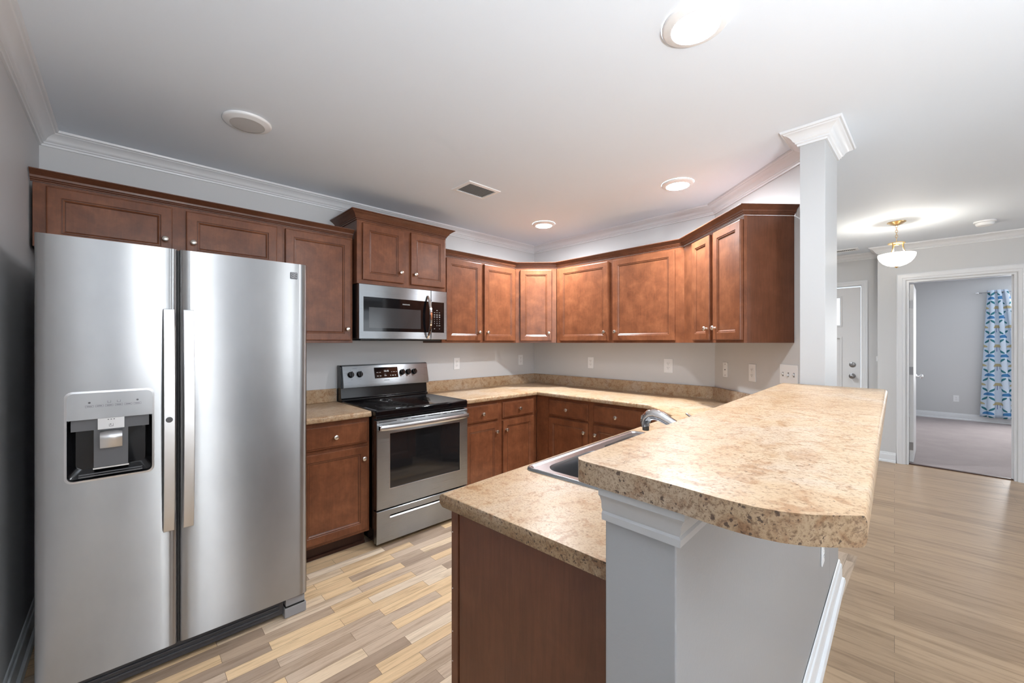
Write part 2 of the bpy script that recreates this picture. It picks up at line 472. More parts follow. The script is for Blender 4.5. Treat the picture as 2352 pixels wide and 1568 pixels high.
WIN = [(0.71, 0.99, 0.06, 2.36), (2.50, 2.74, 0.06, 2.36), (3.65, 5.55, 0.60, 2.25)]
struct('wall_back', wall_open('x', YB-0.12, YB, XL, XD+0.1, WIN), 'wall_paint')
struct('wall_hall', wall_open('y', XD, XD+0.115, YB, YD1, [(-0.548, 0.236, 0, 2.07)]), 'wall_paint')
struct('wall_hall_return', MB().box(XD+0.115, YD1-0.10, 0, XR, YD1, CH), 'wall_paint')
struct('wall_foyer', wall_open('y', XR, XR+0.12, YD1-0.1, YA, [(0.655, 1.57, 0, 2.09)]), 'wall_paint')
struct('wall_bedroom', wall_open('y', XBED, XBED+0.12, -3.2, YD1, [(-2.45, -0.82, 0.75, 2.16)]), 'wall_paint')
struct('wall_bedroom_left', MB().box(XR, YD1-0.10, 0, XBED, YD1, CH), 'wall_paint')
struct('wall_bedroom_right', MB().box(XD+0.115, -3.3, 0, XBED+0.12, -3.2, CH), 'wall_paint')
for i, (a, b_, z0, z1) in enumerate(WIN):
    mb = MB(); w = 0.03
    mb.box(a, YB-0.08, z0, a+w, YB+0.01, z1).box(b_-w, YB-0.08, z0, b_, YB+0.01, z1).box(a+w, YB-0.08, z0, b_-w, YB+0.01, z0+w).box(a+w, YB-0.08, z1-w, b_-w, YB+0.01, z1)
    if i == 2: mb.box(a+w, YB-0.06, (z0+z1)/2-0.02, b_-w, YB-0.02, (z0+z1)/2+0.02)
    struct('window_%d' % (i+1), mb, 'trim_paint', bevel=0.003)
mb = MB(); a, b_, z0, z1 = -2.45, -0.82, 0.75, 2.16
for (p, q, r_, s_) in ((a, a+.05, z0, z1), (b_-.05, b_, z0, z1), (a+.05, b_-.05, z0, z0+.05), (a+.05, b_-.05, z1-.05, z1), (a+.05, b_-.05, 1.43, 1.47)):
    mb.box(XBED-0.01, p, r_, XBED+0.08, q, s_)
struct('window_4', mb, 'trim_paint', bevel=0.003)

# crown mouldings
CP = [(0, CH-0.075), (0.009, CH-0.075), (0.011, CH-0.066), (0.018, CH-0.063), (0.018, CH-0.056), (0.024, CH-0.052)]
for i in range(7):
    a = i/6; CP.append((0.028+0.032*(a**1.5), CH-0.048+0.030*(1-(1-a)**1.3)))
CP += [(0.064, CH-0.013), (0.072, CH-0.012), (0.076, CH-0.004), (0.076, CH-0.0005), (0, CH-0.0005)]
struct('trim_1', sweep([(XL, YB), (XL, YA), (XB, YA), (XB, YBC), tuple(PC1)], CP, side=-1), 'trim_paint', smooth=True, auto=28)
struct('trim_2', sweep([(XR, YA), (XR, YD1), (XD, YD1), (XD, YB)], CP, side=-1), 'trim_paint', smooth=True, auto=28)
BP = [(0, 0), (0.030, 0), (0.030, 0.010), (0.026, 0.022), (0.0155, 0.028), (0.0155, 0.082), (0.013, 0.090), (0.008, 0.094), (0.008, 0.102), (0.004, 0.110), (0, 0.112)]
struct('baseboard_hall', sweep([(XD, YD1), (XD, 0.322)], BP, side=-1), 'trim_paint', smooth=True, auto=28)
struct('baseboard_hall_far', sweep([(XD, -0.634), (XD, YB)], BP, side=-1), 'trim_paint', smooth=True, auto=28)
struct('baseboard_foyer', sweep([(XR, 0.59), (XR, YD1), (XD, YD1)], BP, side=-1), 'trim_paint', smooth=True, auto=28)
struct('baseboard_left', sweep([(XL, YB), (XL, YA)], BP, side=-1), 'trim_paint', smooth=True, auto=28)
BQ = [(o, z+0.008) for o, z in BP]
struct('baseboard_bedroom', sweep([(XD+0.115, YD1-0.1), (XBED, YD1-0.1), (XBED, -3.2)], BQ, side=-1), 'trim_paint', smooth=True, auto=28)

# the column at the end of the angled wall, with its own crown
CX0, CX1, CY0, CY1 = 2.58, 2.93, 0.392, 0.500
col_poly = [(CX0, CY0), (CX1, CY0), (CX1, CY1), (CX0, CY1)]
cl = thing('column', 'square light grey column rising from the bar end to the ceiling, topped by white crown', 'column', ((CX0+CX1)/2, (CY0+CY1)/2, 0))
L0 = Vector((-(CX0+CX1)/2, -(CY0+CY1)/2))
lp = [(x+L0.x, y+L0.y) for x, y in col_poly]
MB().prism(lp, 0.0, CH-0.001).build('shaft', 'column_shaded', cl, bevel=0.002)
sweep(lp, CP, closed=True, side=-1).build('crown', 'trim_paint', cl, smooth=True, auto=28)

# half wall under the bar
HW = [(0.635, 0.287), (2.95, 0.391), (2.95, 0.500), (0.635, 0.419)]   # near right, far right, far left, near left
hw = thing('half_wall', 'light grey half wall carrying the raised bar, with white moulding and baseboard', 'half wall')
MB().prism([HW[0], (CX0-0.002, HW[0][1]+(HW[1][1]-HW[0][1])*(CX0-0.635)/2.315), (CX0-0.002, 0.500), HW[3]], 0, 1.114).build('wall_core', 'knee_wall_shaded', hw, bevel=0.003)
MB().prism([(CX0-0.002, 0.3745), (2.95, 0.389), (2.95, CY0-0.001), (CX0-0.002, CY0-0.001)], 0, 1.114).build('wall_face', 'knee_wall_shaded', hw)
z = 1.114
MP = [(0, z-0.062), (0.011, z-0.062), (0.012, z-0.050), (0.009, z-0.046), (0.012, z-0.040), (0.013, z-0.028), (0.018, z-0.018), (0.022, z-0.014), (0.022, z-0.0005), (0, z-0.0005)]
sweep([HW[3], HW[0], (2.90, 0.3885)], MP, side=-1).build('cap_moulding', 'cap_shaded', hw, smooth=True, auto=28)
sweep([(0.635, 0.40), HW[0], (2.95, 0.388), (2.95, 0.50)], [(o*1.0, z_*1.2) for o, z_ in BP], side=-1).build('baseboard', 'trim_paint', hw, smooth=True, auto=28)

# ------------------------------------------------------------------ cabinet making
def panel_loops(x0, x1, z0, z1, prof):
    """nested rectangles: prof is a list of (inset, y)"""
    return [[(x0+i, y, z0+i), (x1-i, y, z0+i), (x1-i, y, z1-i), (x0+i, y, z1-i)] for i, y in prof]
def knob(parent, x, y, z, r=0.015):
    """round satin knob standing out towards local -y"""
    o = MB().lathe([(0.0075, 0), (0.0065, 0.006), (0.0055, 0.013), (0.009, 0.016), (r, 0.019), (r*1.02, 0.022), (r*0.92, 0.0265), (r*0.6, 0.029), (0.0005, 0.030)],
                   (0, 0, 0), '-y', 20, True, True).build('knob', 'nickel', parent, (x, y, z), smooth=True)
    return o
T = 0.020
def door(parent, x0, x1, z0, z1, kn=None, s=0.057):
    o = MB(); t = -T
    o.loops(panel_loops(x0, x1, z0, z1, [(0, -0.001), (0, t+0.005), (0.002, t+0.001), (0.006, t), (s-0.010, t), (s-0.008, t+0.0015), (s-0.007, t+0.003)]), True, False)
    o.cur = 1
    o.loops(panel_loops(x0, x1, z0, z1, [(s-0.007, t+0.003), (s-0.0045, t+0.0032)]), False, False)
    o.cur = 0
    o.loops(panel_loops(x0, x1, z0, z1, [(s-0.0045, t+0.0032), (s-0.002, t+0.003), (s+0.004, t+0.007)]), False, False)
    o.cur = 1
    o.loops(panel_loops(x0, x1, z0, z1, [(s+0.004, t+0.007), (s+0.0065, t+0.0085)]), False, False)
    o.cur = 0
    o.loops(panel_loops(x0, x1, z0, z1, [(s+0.0065, t+0.0085), (s+0.012, t+0.0085)]), False, True)
    d = o.build('door', ['cherry_wood', 'cherry_glaze'], parent)
    if kn:
        kx = x0+0.031 if kn[0] == 'l' else x1-0.031
        kz = z0+0.080 if kn[1] == 'b' else z1-0.080
        if len(kn) > 2: kz = z0+0.088
        knob(d, kx, t, kz)
    return d
def drawer(parent, x0, x1, z0, z1):
    t = -T
    o = MB(); o.loops(panel_loops(x0, x1, z0, z1, [(0, -0.001), (0, t+0.009), (0.004, t+0.006), (0.009, t+0.006), (0.013, t), ((z1-z0)*0.4, t)]), True, True)
    d = o.build('drawer', 'cherry_wood', parent)
    knob(d, (x0+x1)/2, t, (z0+z1)/2)
    return d
def cabinet(name, label, loc, rz, W, D, z0, z1, doors=(), drawers=(), kick=False, cat='cabinet', group=None, stile_side=None):
    group = 'cherry wall cabinets' if name == 'wall_cabinet' else 'cherry base cabinets'
    c = thing(name, label, cat, loc, rz, group)
    MB().box(0, 0.0195, z0, W, D, z1).build('body', 'cherry_side', c, bevel=0.001)
    MB().box(-0.001, 0, z0, W+0.001, 0.019, z1).build('face_frame', 'cherry_wood', c, bevel=0.0012)
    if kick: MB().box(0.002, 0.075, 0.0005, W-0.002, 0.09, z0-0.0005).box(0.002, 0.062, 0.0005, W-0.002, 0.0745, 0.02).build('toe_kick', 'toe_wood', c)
    for d in doors: door(c, *d)
    for d in drawers: drawer(c, *d)
    return c
# cornice profile for cabinets (offset outward, z from base)
def cornice_prof(zb, h, pr):
    return [(0, zb), (0.006, zb), (0.006, zb+h*0.12), (0.012, zb+h*0.18), (0.012, zb+h*0.26), (0.018, zb+h*0.34),
            (pr*0.42, zb+h*0.52), (pr*0.62, zb+h*0.70), (pr*0.82, zb+h*0.82), (pr*0.88, zb+h*0.88), (pr, zb+h*0.91), (pr, zb+h), (0, zb+h)]
UB = 1.372
YU = YA-0.307            # upper box face on range wall (doors stand 20 mm proud)
D_U = 0.305
# over-fridge cabinet: x from -.325 to .735
fx = XL+0.012
cabinet('wall_cabinet', 'low wide cherry wall cabinet with two doors above the refrigerator', (fx, YU, 0), 0, 0.735-fx, D_U, 1.830, 2.135,
        [(-0.279-fx, 0.183-fx, 1.852, 2.120, 'rb+'), (0.243-fx, 0.700-fx, 1.852, 2.117, 'lb+')])
cabinet('wall_cabinet', 'tall single-door cherry wall cabinet between refrigerator and microwave', (0.7365, YU, 0), 0, 1.192-0.7365, D_U, UB, 2.135,
        [(0.012, 1.178-0.7365, 1.389, 2.118, 'rb')])
# filler strip on the left end
o = sweep([(XL+0.004, YU), (1.192, YU)], cornice_prof(2.1355, 0.052, 0.048), side=-1).build('cornice', 'cherry_side', smooth=True, auto=25)
tag(o, 'dark cherry cornice along the top of the cabinets left of the microwave', 'cornice')
# microwave cabinet: deeper and taller
MXL, MXR = 1.200, 1.962
YM = 2.878
mc = cabinet('wall_cabinet', 'raised cherry wall cabinet above the microwave, stepped forward of its neighbours', (MXL, YM, 0), 0, MXR-MXL, YA-YM-0.002, 1.803, 2.262,
        [(0.036, 0.363, 1.832, 2.243, 'rb'), (0.425, 0.747, 1.832, 2.243, 'lb')])
W = MXR-MXL
sweep([(-0.001, YA-YM-0.002), (-0.001, 0), (W+0.001, 0), (W+0.001, YA-YM-0.002)], cornice_prof(2.2605, 0.062, 0.058), side=-1).build('cornice', 'cherry_side', mc, smooth=True, auto=25)
# right of microwave, on range wall
AX1 = 2.845
cabinet('wall_cabinet', 'two-door cherry wall cabinet right of the microwave', (MXR+0.004, YU, 0), 0, AX1-MXR-0.005, D_U, UB, 2.125,
        [(2.003-MXR-0.004, 2.392-MXR-0.004, 1.390, 2.110, 'rb'), (2.430-MXR-0.004, AX1-0.012-MXR-0.004, 1.390, 2.110, 'lb')])
# diagonal corner cabinet
XU = XB-0.307
PA = Vector((AX1, YU)); PB = Vector((XU, 2.645))
ang = math.atan2(PB.y-PA.y, PB.x-PA.x); Wd = (PB-PA).length
cc = thing('wall_cabinet', 'narrow single-door cherry wall cabinet set diagonally in the corner', 'cabinet', (PA.x, PA.y, 0), ang, 'cherry wall cabinets')
def tolocal(p, org, a):
    d = Vector(p)-Vector(org); return (d.x*math.cos(a)+d.y*math.sin(a), -d.x*math.sin(a)+d.y*math.cos(a))
poly = [tolocal(p, PA, ang) for p in ((AX1+0.014, YU), (XU, 2.645+0.014), (XB-0.002, 2.645+0.014), (XB-0.002, YA-0.002), (AX1+0.014, YA-0.002))]
MB().prism(poly, UB, 2.125).build('body', 'cherry_side', cc)
MB().box(0.004, -0.001, UB, Wd-0.004, 0.008, 2.125).build('face_frame', 'cherry_wood', cc, bevel=0.001)
door(cc, 0.052, Wd-0.052, 1.390, 2.106, 'rb')
for ch in children(cc):
    if ch.name.startswith('door'): ch.location.y = -0.0015
# far wall two-door cabinet and filler
BR = R(-90)
yB0 = 2.644
_p = PC0 + nc*0.307; F0y = (_p + uc*((XU-_p.x)/uc.x)).y
cabinet('wall_cabinet', 'wide two-door cherry wall cabinet on the far wall, its right door widest of all', (XU, yB0, 0), BR, yB0-F0y, D_U, UB, 2.125,
        [(yB0-2.598, yB0-2.036, 1.390, 2.104, 'rb'), (yB0-1.986, yB0-1.424, 1.390, 2.104, 'lb')])
# angled wall cabinet
def offs(P, d): return P + nc*d
cf = 0.307
rzC = AC + PI           # local x = travel direction uc
# start of face where it meets far-wall faces
t0 = (XU - (PC0+nc*cf).x)/uc.x
F0 = PC0 + nc*cf + uc*t0
endS = 0.880
Wc = endS - t0
cb = cabinet('wall_cabinet', 'two-door cherry wall cabinet on the angled wall beside the column, plain side showing', (F0.x+uc.x*0.001, F0.y+uc.y*0.001, 0), rzC, Wc-0.001, cf-0.002, UB, 2.125)
# doors from picture columns
def atpx(px, P, u, cx=1176, f=929):
    t = math.atan((px-cx)/f); a = R(YAW)-t
    d = Vector((math.cos(a), math.sin(a)))
    # solve k*d = P + u*s
    det = d.x*(-u.y) - d.y*(-u.x)
    s = (d.x*P.y - d.y*P.x)/(-(d.x*u.y - d.y*u.x)) if False else None
    A = Matrix(((d.x, -u.x), (d.y, -u.y))); sol = A.inverted() @ Vector((P.x, P.y))
    return sol[1]
PD = F0 + nc*T
print('C door s:', [round(atpx(p, PD, uc), 3) for p in (1586, 1629, 1637, 1699)], 'frame end', round(atpx(1712, F0, uc), 3), Wc)
cdo = [0.055, 0.285, 0.325, 0.560]
cdo = [atpx(p, PD, uc)-0.001 for p in (1588, 1628.5, 1637, 1699.5)]
door(cb, cdo[0], cdo[1], 1.390, 2.104, 'rb'); door(cb, cdo[2], cdo[3], 1.390, 2.104, 'lb')
# lower cornice right run
Pend = F0 + uc*(Wc+0.001)
Pback = Pend - nc*(cf-0.004)
o = sweep([(MXR+0.006, YU), (AX1, YU), (XU, 2.645), (XU, F0.y), tuple(Pend), tuple(Pback)], cornice_prof(2.1255, 0.052, 0.048), side=-1).build('cornice', 'cherry_side', smooth=True, auto=25)
tag(o, 'dark cherry cornice running round the corner along the cabinets right of the microwave', 'cornice')

# ---- base cabinets
BH = 0.874; BZ = 0.105
XF = XB-0.605
YF = 2.648             # base face plane, range wall
cabinet('base_cabinet', 'single-door cherry base cabinet between refrigerator and stove', (0.730, YF, 0), 0, 1.186-0.730, YA-YF-0.002, BZ, BH,
        [(0.012, 1.170-0.730, 0.128, 0.686, 'rt')], [(0.012, 1.170-0.730, 0.706, 0.846)], True)
cabinet('base_cabinet', 'cherry base cabinet with two drawers over two doors right of the stove', (1.958, YF, 0), 0, XF-0.002-1.958, YA-YF-0.002, BZ, BH,
        [(0.020, 2.345-1.958, 0.128, 0.686, 'rt'), (2.398-1.958, 2.790-1.958, 0.128, 0.686, 'lt')],
        [(0.020, 2.345-1.958, 0.706, 0.846), (2.398-1.958, 2.790-1.958, 0.706, 0.846)], True)
cabinet('base_cabinet', 'cherry base cabinet with two drawers over two doors on the far wall', (XF, YF-0.003, 0), BR, YF-0.003-1.500, XB-XF-0.002, BZ, BH,
        [(YF-0.003-2.480, YF-0.003-2.040, 0.128, 0.686, 'rt'), (YF-0.003-1.985, YF-0.003-1.535, 0.128, 0.686, 'lt')],
        [(YF-0.003-2.480, YF-0.003-2.040, 0.706, 0.846), (YF-0.003-1.985, YF-0.003-1.535, 0.706, 0.846)], True)
# angled base cabinet under the diagonal stretch of worktop
BF0 = PC0 + nc*0.61
tb = (XF - BF0.x)/uc.x
bF0 = BF0 + uc*(tb+0.03)
cabinet('base_cabinet', 'narrow cherry base cabinet facing diagonally below the angled worktop', (bF0.x, bF0.y, 0), rzC, 0.34, 0.605, BZ, BH,
        [(0.02, 0.32, 0.128, 0.846, 'lt')], (), True)
# peninsula base cabinet
AP = R(3.45); up_ = Vector((math.cos(AP), math.sin(AP))); npn = Vector((-math.sin(AP), math.cos(AP)))
PP0 = Vector((0.690, 1.045))       # near corner of peninsula worktop (kitchen side)
pc = thing('base_cabinet', 'cherry sink base cabinet under the peninsula worktop, plain dark end panel facing the camera', 'cabinet', (PP0.x+up_.x*0.022-npn.x*0.030, PP0.y+up_.y*0.022-npn.y*0.030, 0), AP+PI, 'cherry base cabinets')
# local x = towards -X (left when seen from kitchen), local y = -n (towards half wall)
Lp = 1.62; Dp = 0.555
MB().box(-Lp, 0.0195, BZ, -0.020, Dp, 0.70).box(-0.33, 0.0195, 0.7005, -0.020, Dp, BH).build('body', 'cherry_side', pc)
MB().box(-Lp, 0, BZ, -0.006, 0.019, BH).build('face_frame', 'cherry_wood', pc, bevel=0.001)
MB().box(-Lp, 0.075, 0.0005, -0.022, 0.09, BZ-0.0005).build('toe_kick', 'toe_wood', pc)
ep = MB().box(-0.0195, 0.034, 0.0005, -0.004, Dp+0.003, BH).build('end_panel', 'end_panel_wood', pc)
MB().box(-0.0195, 0.0, 0.0005, 0.0, 0.030, BH).build('corner_post', 'cherry_side', pc, bevel=0.0015)
for zz in (0.80, 0.50, 0.41, 0.63):
    MB().lathe([(0.0018, 0), (0.0014, 0.0006)], (0.0, 0.006, zz), 'x', 8, True, True).build('nail', 'print_light', pc)
for (a, b_) in ((-1.58, -1.20), (-1.17, -0.79), (-0.76, -0.41), (-0.38, -0.04)):
    door(pc, a, b_, 0.128, 0.686, 'rt')
for (a, b_) in ((-1.58, -1.20), (-1.17, -0.79), (-0.76, -0.41), (-0.38, -0.04)):
    drawer(pc, a, b_, 0.706, 0.846)

# ------------------------------------------------------------------ worktops
CTZ = 0.914; CTT = 0.038
def slab(name, outer, holes, z0, z1, mats, parent, round_edges=None, rad=0.012, cut_edges=()):
    """flat slab with holes; outer edges listed in round_edges get a rolled nose"""
    bm = bmesh.new()
    def ring(pts, z): return [bm.verts.new((x, y, z)) for x, y in pts]
    loops_t = [ring(outer, z1)]+[ring(h, z1) for h in holes]
    edges = []
    for l in loops_t:
        for i in range(len(l)): edges.append(bm.edges.new((l[i], l[(i+1) % len(l)])))
    bmesh.ops.triangle_fill(bm, use_beauty=True, use_dissolve=True, edges=edges)
    top = list(bm.faces)
    r = bmesh.ops.extrude_face_region(bm, geom=top)
    vs = [e for e in r['geom'] if isinstance(e, bmesh.types.BMVert)]
    bmesh.ops.translate(bm, verts=vs, vec=(0, 0, z0-z1))
    bmesh.ops.recalc_face_normals(bm, faces=bm.faces)
    n = len(outer)
    if round_edges:
        es = []
        for e in bm.edges:
            a, b2 = e.verts
            if abs(a.co.z-b2.co.z) > 1e-5: continue
            for i in round_edges:
                p, q = Vector(outer[i]), Vector(outer[(i+1) % n])
                if all(min((Vector((w.co.x, w.co.y))-p).length, (Vector((w.co.x, w.co.y))-q).length) < 1e-4 for w in (a, b2)): es.append(e)
        bmesh.ops.bevel(bm, geom=es, offset=rad, segments=5, profile=0.5, affect='EDGES')
    for f_ in bm.faces:
        f_.smooth = True
        f_.material_index = 0
        if abs(f_.normal.z) < 0.2 and cut_edges:
            c_ = f_.calc_center_median(); c2 = Vector((c_.x, c_.y))
            for i in cut_edges:
                p, q = Vector(outer[i]), Vector(outer[(i+1) % n]); dd = (q-p).normalized()
                if abs((c2-p).x*dd.y-(c2-p).y*dd.x) < 0.002 and -0.01 < (c2-p).dot(dd) < (q-p).length+0.01: f_.material_index = 1
    for e in bm.edges:
        if len(e.link_faces) == 2 and e.calc_face_angle(0) > R(28): e.smooth = False
    me = bpy.data.meshes.new(name); bm.to_mesh(me); bm.free()
    for q in mats: me.materials.append(MAT[q])
    o = bpy.data.objects.new(name, me); COL.objects.link(o); o.parent = parent
    return o
YC = YA-0.640             # worktop front on range wall
ct = thing('worktop', 'short speckled beige worktop between refrigerator and stove', 'worktop')
slab('top', [(0.700, YC), (1.187, YC), (1.187, YA-0.002), (0.700, YA-0.002)], [], CTZ-CTT, CTZ, ['laminate'], ct, [0], 0.013)
MB().box(0.700, YA-0.022, CTZ+0.0003, 1.187, YA-0.0015, 1.016).build('backsplash', 'laminate', ct, bevel=0.004)
# large worktop: range wall -> far wall -> angled wall -> peninsula
XC = XB-0.640
gP = 0.640
Cq = PC0 + nc*gP
sB = (XC - Cq.x)/uc.x; c2_ = Cq + uc*sB                       # corner far front -> diagonal
# diagonal front line meets the peninsula front line
A = Matrix(((uc.x, -up_.x), (uc.y, -up_.y))); sol = A.inverted() @ (PP0 - c2_); c3_ = c2_ + uc*sol[0]
print('counter corners', c2_, c3_)
hwl = lambda x: HW[3][1] + (HW[2][1]-HW[3][1])*(x-HW[3][0])/(HW[2][0]-HW[3][0])   # left face of half wall
PN1 = PP0 - npn*((PP0.y-0.4255)/math.cos(AP)); PN1 = Vector((PN1.x, hwl(PN1.x)+0.002))
Pc_end = PC0 + uc*0.955
outer = [(1.957, YA-0.002), (1.957, YC), (XC, YC), tuple(c2_), tuple(c3_), tuple(PP0), tuple(PN1), (2.575, hwl(2.575)+0.003), tuple(PC0+uc*0.96+nc*0.003), (XB-0.002, YBC+0.001), (XB-0.002, YA-0.002)]
ct2 = thing('worktop', 'long speckled beige worktop wrapping from the stove round the corner to the sink peninsula', 'worktop')
# sink cut-out in peninsula frame
def pen(u, v_): p = PP0 + up_*u - npn*v_; return (p.x, p.y)
SU0, SU1, SV0, SV1 = 0.350, 1.190, 0.032, 0.585
hole = [pen(SU0+0.02, SV0+0.02), pen(SU1-0.02, SV0+0.02), pen(SU1-0.02, SV1-0.02), pen(SU0+0.02, SV1-0.02)]
slab('top', outer, [hole], CTZ-CTT, CTZ, ['laminate', 'laminate_edge'], ct2, [1, 2, 3, 4], 0.013, [5])
bs = sweep([(1.957, YA-0.0015), (XB-0.0015, YA-0.0015), (XB-0.0015, YBC), tuple(PC0+uc*0.93+nc*0.0015)],
           [(0, CTZ+0.0003), (0.0205, CTZ+0.0003), (0.0205, 1.010), (0.0175, 1.0155), (0, 1.016)], side=-1)
bs.build('backsplash', 'laminate', ct2, smooth=True)

# raised bar
BT0, BT1 = 1.1145, 1.155
bar_pts = [(2.577, 0.585), (0.640, 0.4725), (0.622, 0.4705), (0.610, 0.4600), (0.607, 0.445), (0.6065, 0.395), (0.6060, 0.330), (0.6045, 0.270),
           (0.6010, 0.225), (0.6000, 0.195), (0.6025, 0.165), (0.6100, 0.138), (0.6240, 0.112), (0.6420, 0.091), (0.6600, 0.074), (0.6690, 0.064), (0.6760, 0.0600), (2.560, 0.157)]
bt = slab('bar_top', bar_pts, [], BT0, BT1, ['laminate', 'laminate_edge'], None, [0, len(bar_pts)-2], 0.014, list(range(2, len(bar_pts)-3)))
tag(bt, 'raised speckled beige bar top with curved near end, butting against the column', 'bar top')

# ------------------------------------------------------------------ sink and faucet
sk = thing('sink', 'stainless drop-in double-bowl sink let into the peninsula worktop', 'sink', (*pen((SU0+SU1)/2, (SV0+SV1)/2), CTZ), AP)
hw_, hd = (SU1-SU0)/2, (SV1-SV0)/2
sb = MB()
def rr3(x0, y0, x1, y1, r, z, n=6): return [(p[0], p[1], z) for p in rrect(x0, y0, x1, y1, r, n)]
sb.loops([rr3(-hw_, -hd, hw_, hd, 0.035, 0.0006), rr3(-hw_+0.001, -hd+0.001, hw_-0.001, hd-0.001, 0.034, 0.006), rr3(-hw_+0.006, -hd+0.006, hw_-0.006, hd-0.006, 0.030, 0.010),
          rr3(-hw_+0.013, -hd+0.013, hw_-0.013, hd-0.013, 0.026, 0.0085), rr3(-hw_+0.020, -hd+0.020, hw_-0.020, hd-0.020, 0.022, 0.0045)], False, False)
sb.build('rim', 'steel_sink', sk, smooth=True, auto=60)
bm = bmesh.new()
def ringb(pts): return [bm.verts.new(p) for p in pts]
zi = 0.0045
lo = [ringb(rr3(-hw_+0.020, -hd+0.020, hw_-0.020, hd-0.020, 0.022, zi))]
bowls = [(-hw_+0.045, -hd+0.115, -0.014, hd-0.052), (0.014, -hd+0.115, hw_-0.045, hd-0.052)]
for q in bowls: lo.append(ringb(rr3(*q, 0.065, zi, 8)))
ed = []
for l in lo:
    for i in range(len(l)): ed.append(bm.edges.new((l[i], l[(i+1) % len(l)])))
bmesh.ops.triangle_fill(bm, use_beauty=True, edges=ed)
uvl = bm.loops.layers.uv.new('UVMap')
for f_ in bm.faces:
    for l_ in f_.loops: l_[uvl].uv = (l_.vert.co.x, l_.vert.co.y)
me = bpy.data.meshes.new('deck'); bm.to_mesh(me); bm.free(); me.materials.append(MAT['steel_sink'])
dk = bpy.data.objects.new('deck', me); COL.objects.link(dk); dk.parent = sk
for q in bowls:
    mb = MB(); x0, y0, x1, y1 = q
    st = [(0, 0, zi), (0.003, 0, zi-0.003), (0.006, 0, zi-0.010), (0.010, 0, -0.05), (0.014, 0, -0.12), (0.022, 0, -0.145), (0.040, 0, -0.158), (0.07, 0, -0.162)]
    mb.loops([rr3(x0+i, y0+i, x1-i, y1-i, max(0.065-i*0.6, 0.02), z_, 8) for i, _, z_ in st], False, True)
    bw = mb.build('bowl', 'bowl_dark', sk, smooth=True, auto=70)
    MB().lathe([(0.045, -0.1612), (0.040, -0.1600), (0.030, -0.1610), (0.004, -0.1610)], ((x0+x1)/2, (y0+y1)/2, 0), 'z', 20, False, True).build('drain', 'chrome', bw, smooth=True)
fl_ = thing('faucet', 'chrome single-lever faucet with curved spout behind the sink', 'faucet', (*pen(0.775, 0.545), CTZ+0.0046), AP)
FB = MB()
FB.lathe([(0.034, 0), (0.034, 0.006), (0.027, 0.012), (0.025, 0.05), (0.026, 0.10), (0.024, 0.118), (0.0005, 0.126)], (0, 0, 0), 'z', 24, True, True)
FB.build('base', 'chrome', fl_, smooth=True, auto=50)
# spout reaches to +local y (the kitchen side), then bends down
sp = [(0, 0.010, 0.085), (0, 0.05, 0.107), (0, 0.10, 0.131), (0, 0.145, 0.153), (0, 0.180, 0.170), (0, 0.206, 0.176), (0, 0.228, 0.171), (0, 0.243, 0.156), (0, 0.248, 0.138), (0, 0.245, 0.124)]
MB().tube(sp, 0.0155, 16, True, [0.0165, 0.0165, 0.0165, 0.0175, 0.0205, 0.0215, 0.0215, 0.0205, 0.019, 0.0175]).build('spout', 'chrome', fl_, smooth=True, auto=60)
MB().lathe([(0.012, 0.0), (0.013, 0.004), (0.013, 0.014), (0.010, 0.016)], (0, 0.244, 0.109), 'z', 14, True, True).build('aerator', 'nickel_dark', fl_, smooth=True)
lev = MB(); lev.tube([(0.0, 0.0, 0.118), (0.012, 0.030, 0.146), (0.036, 0.072, 0.170), (0.060, 0.108, 0.182)], 0.008, 12, True, [0.012, 0.010, 0.008, 0.0055], 0.6)
lev.build('lever', 'chrome', fl_, smooth=True, auto=60)

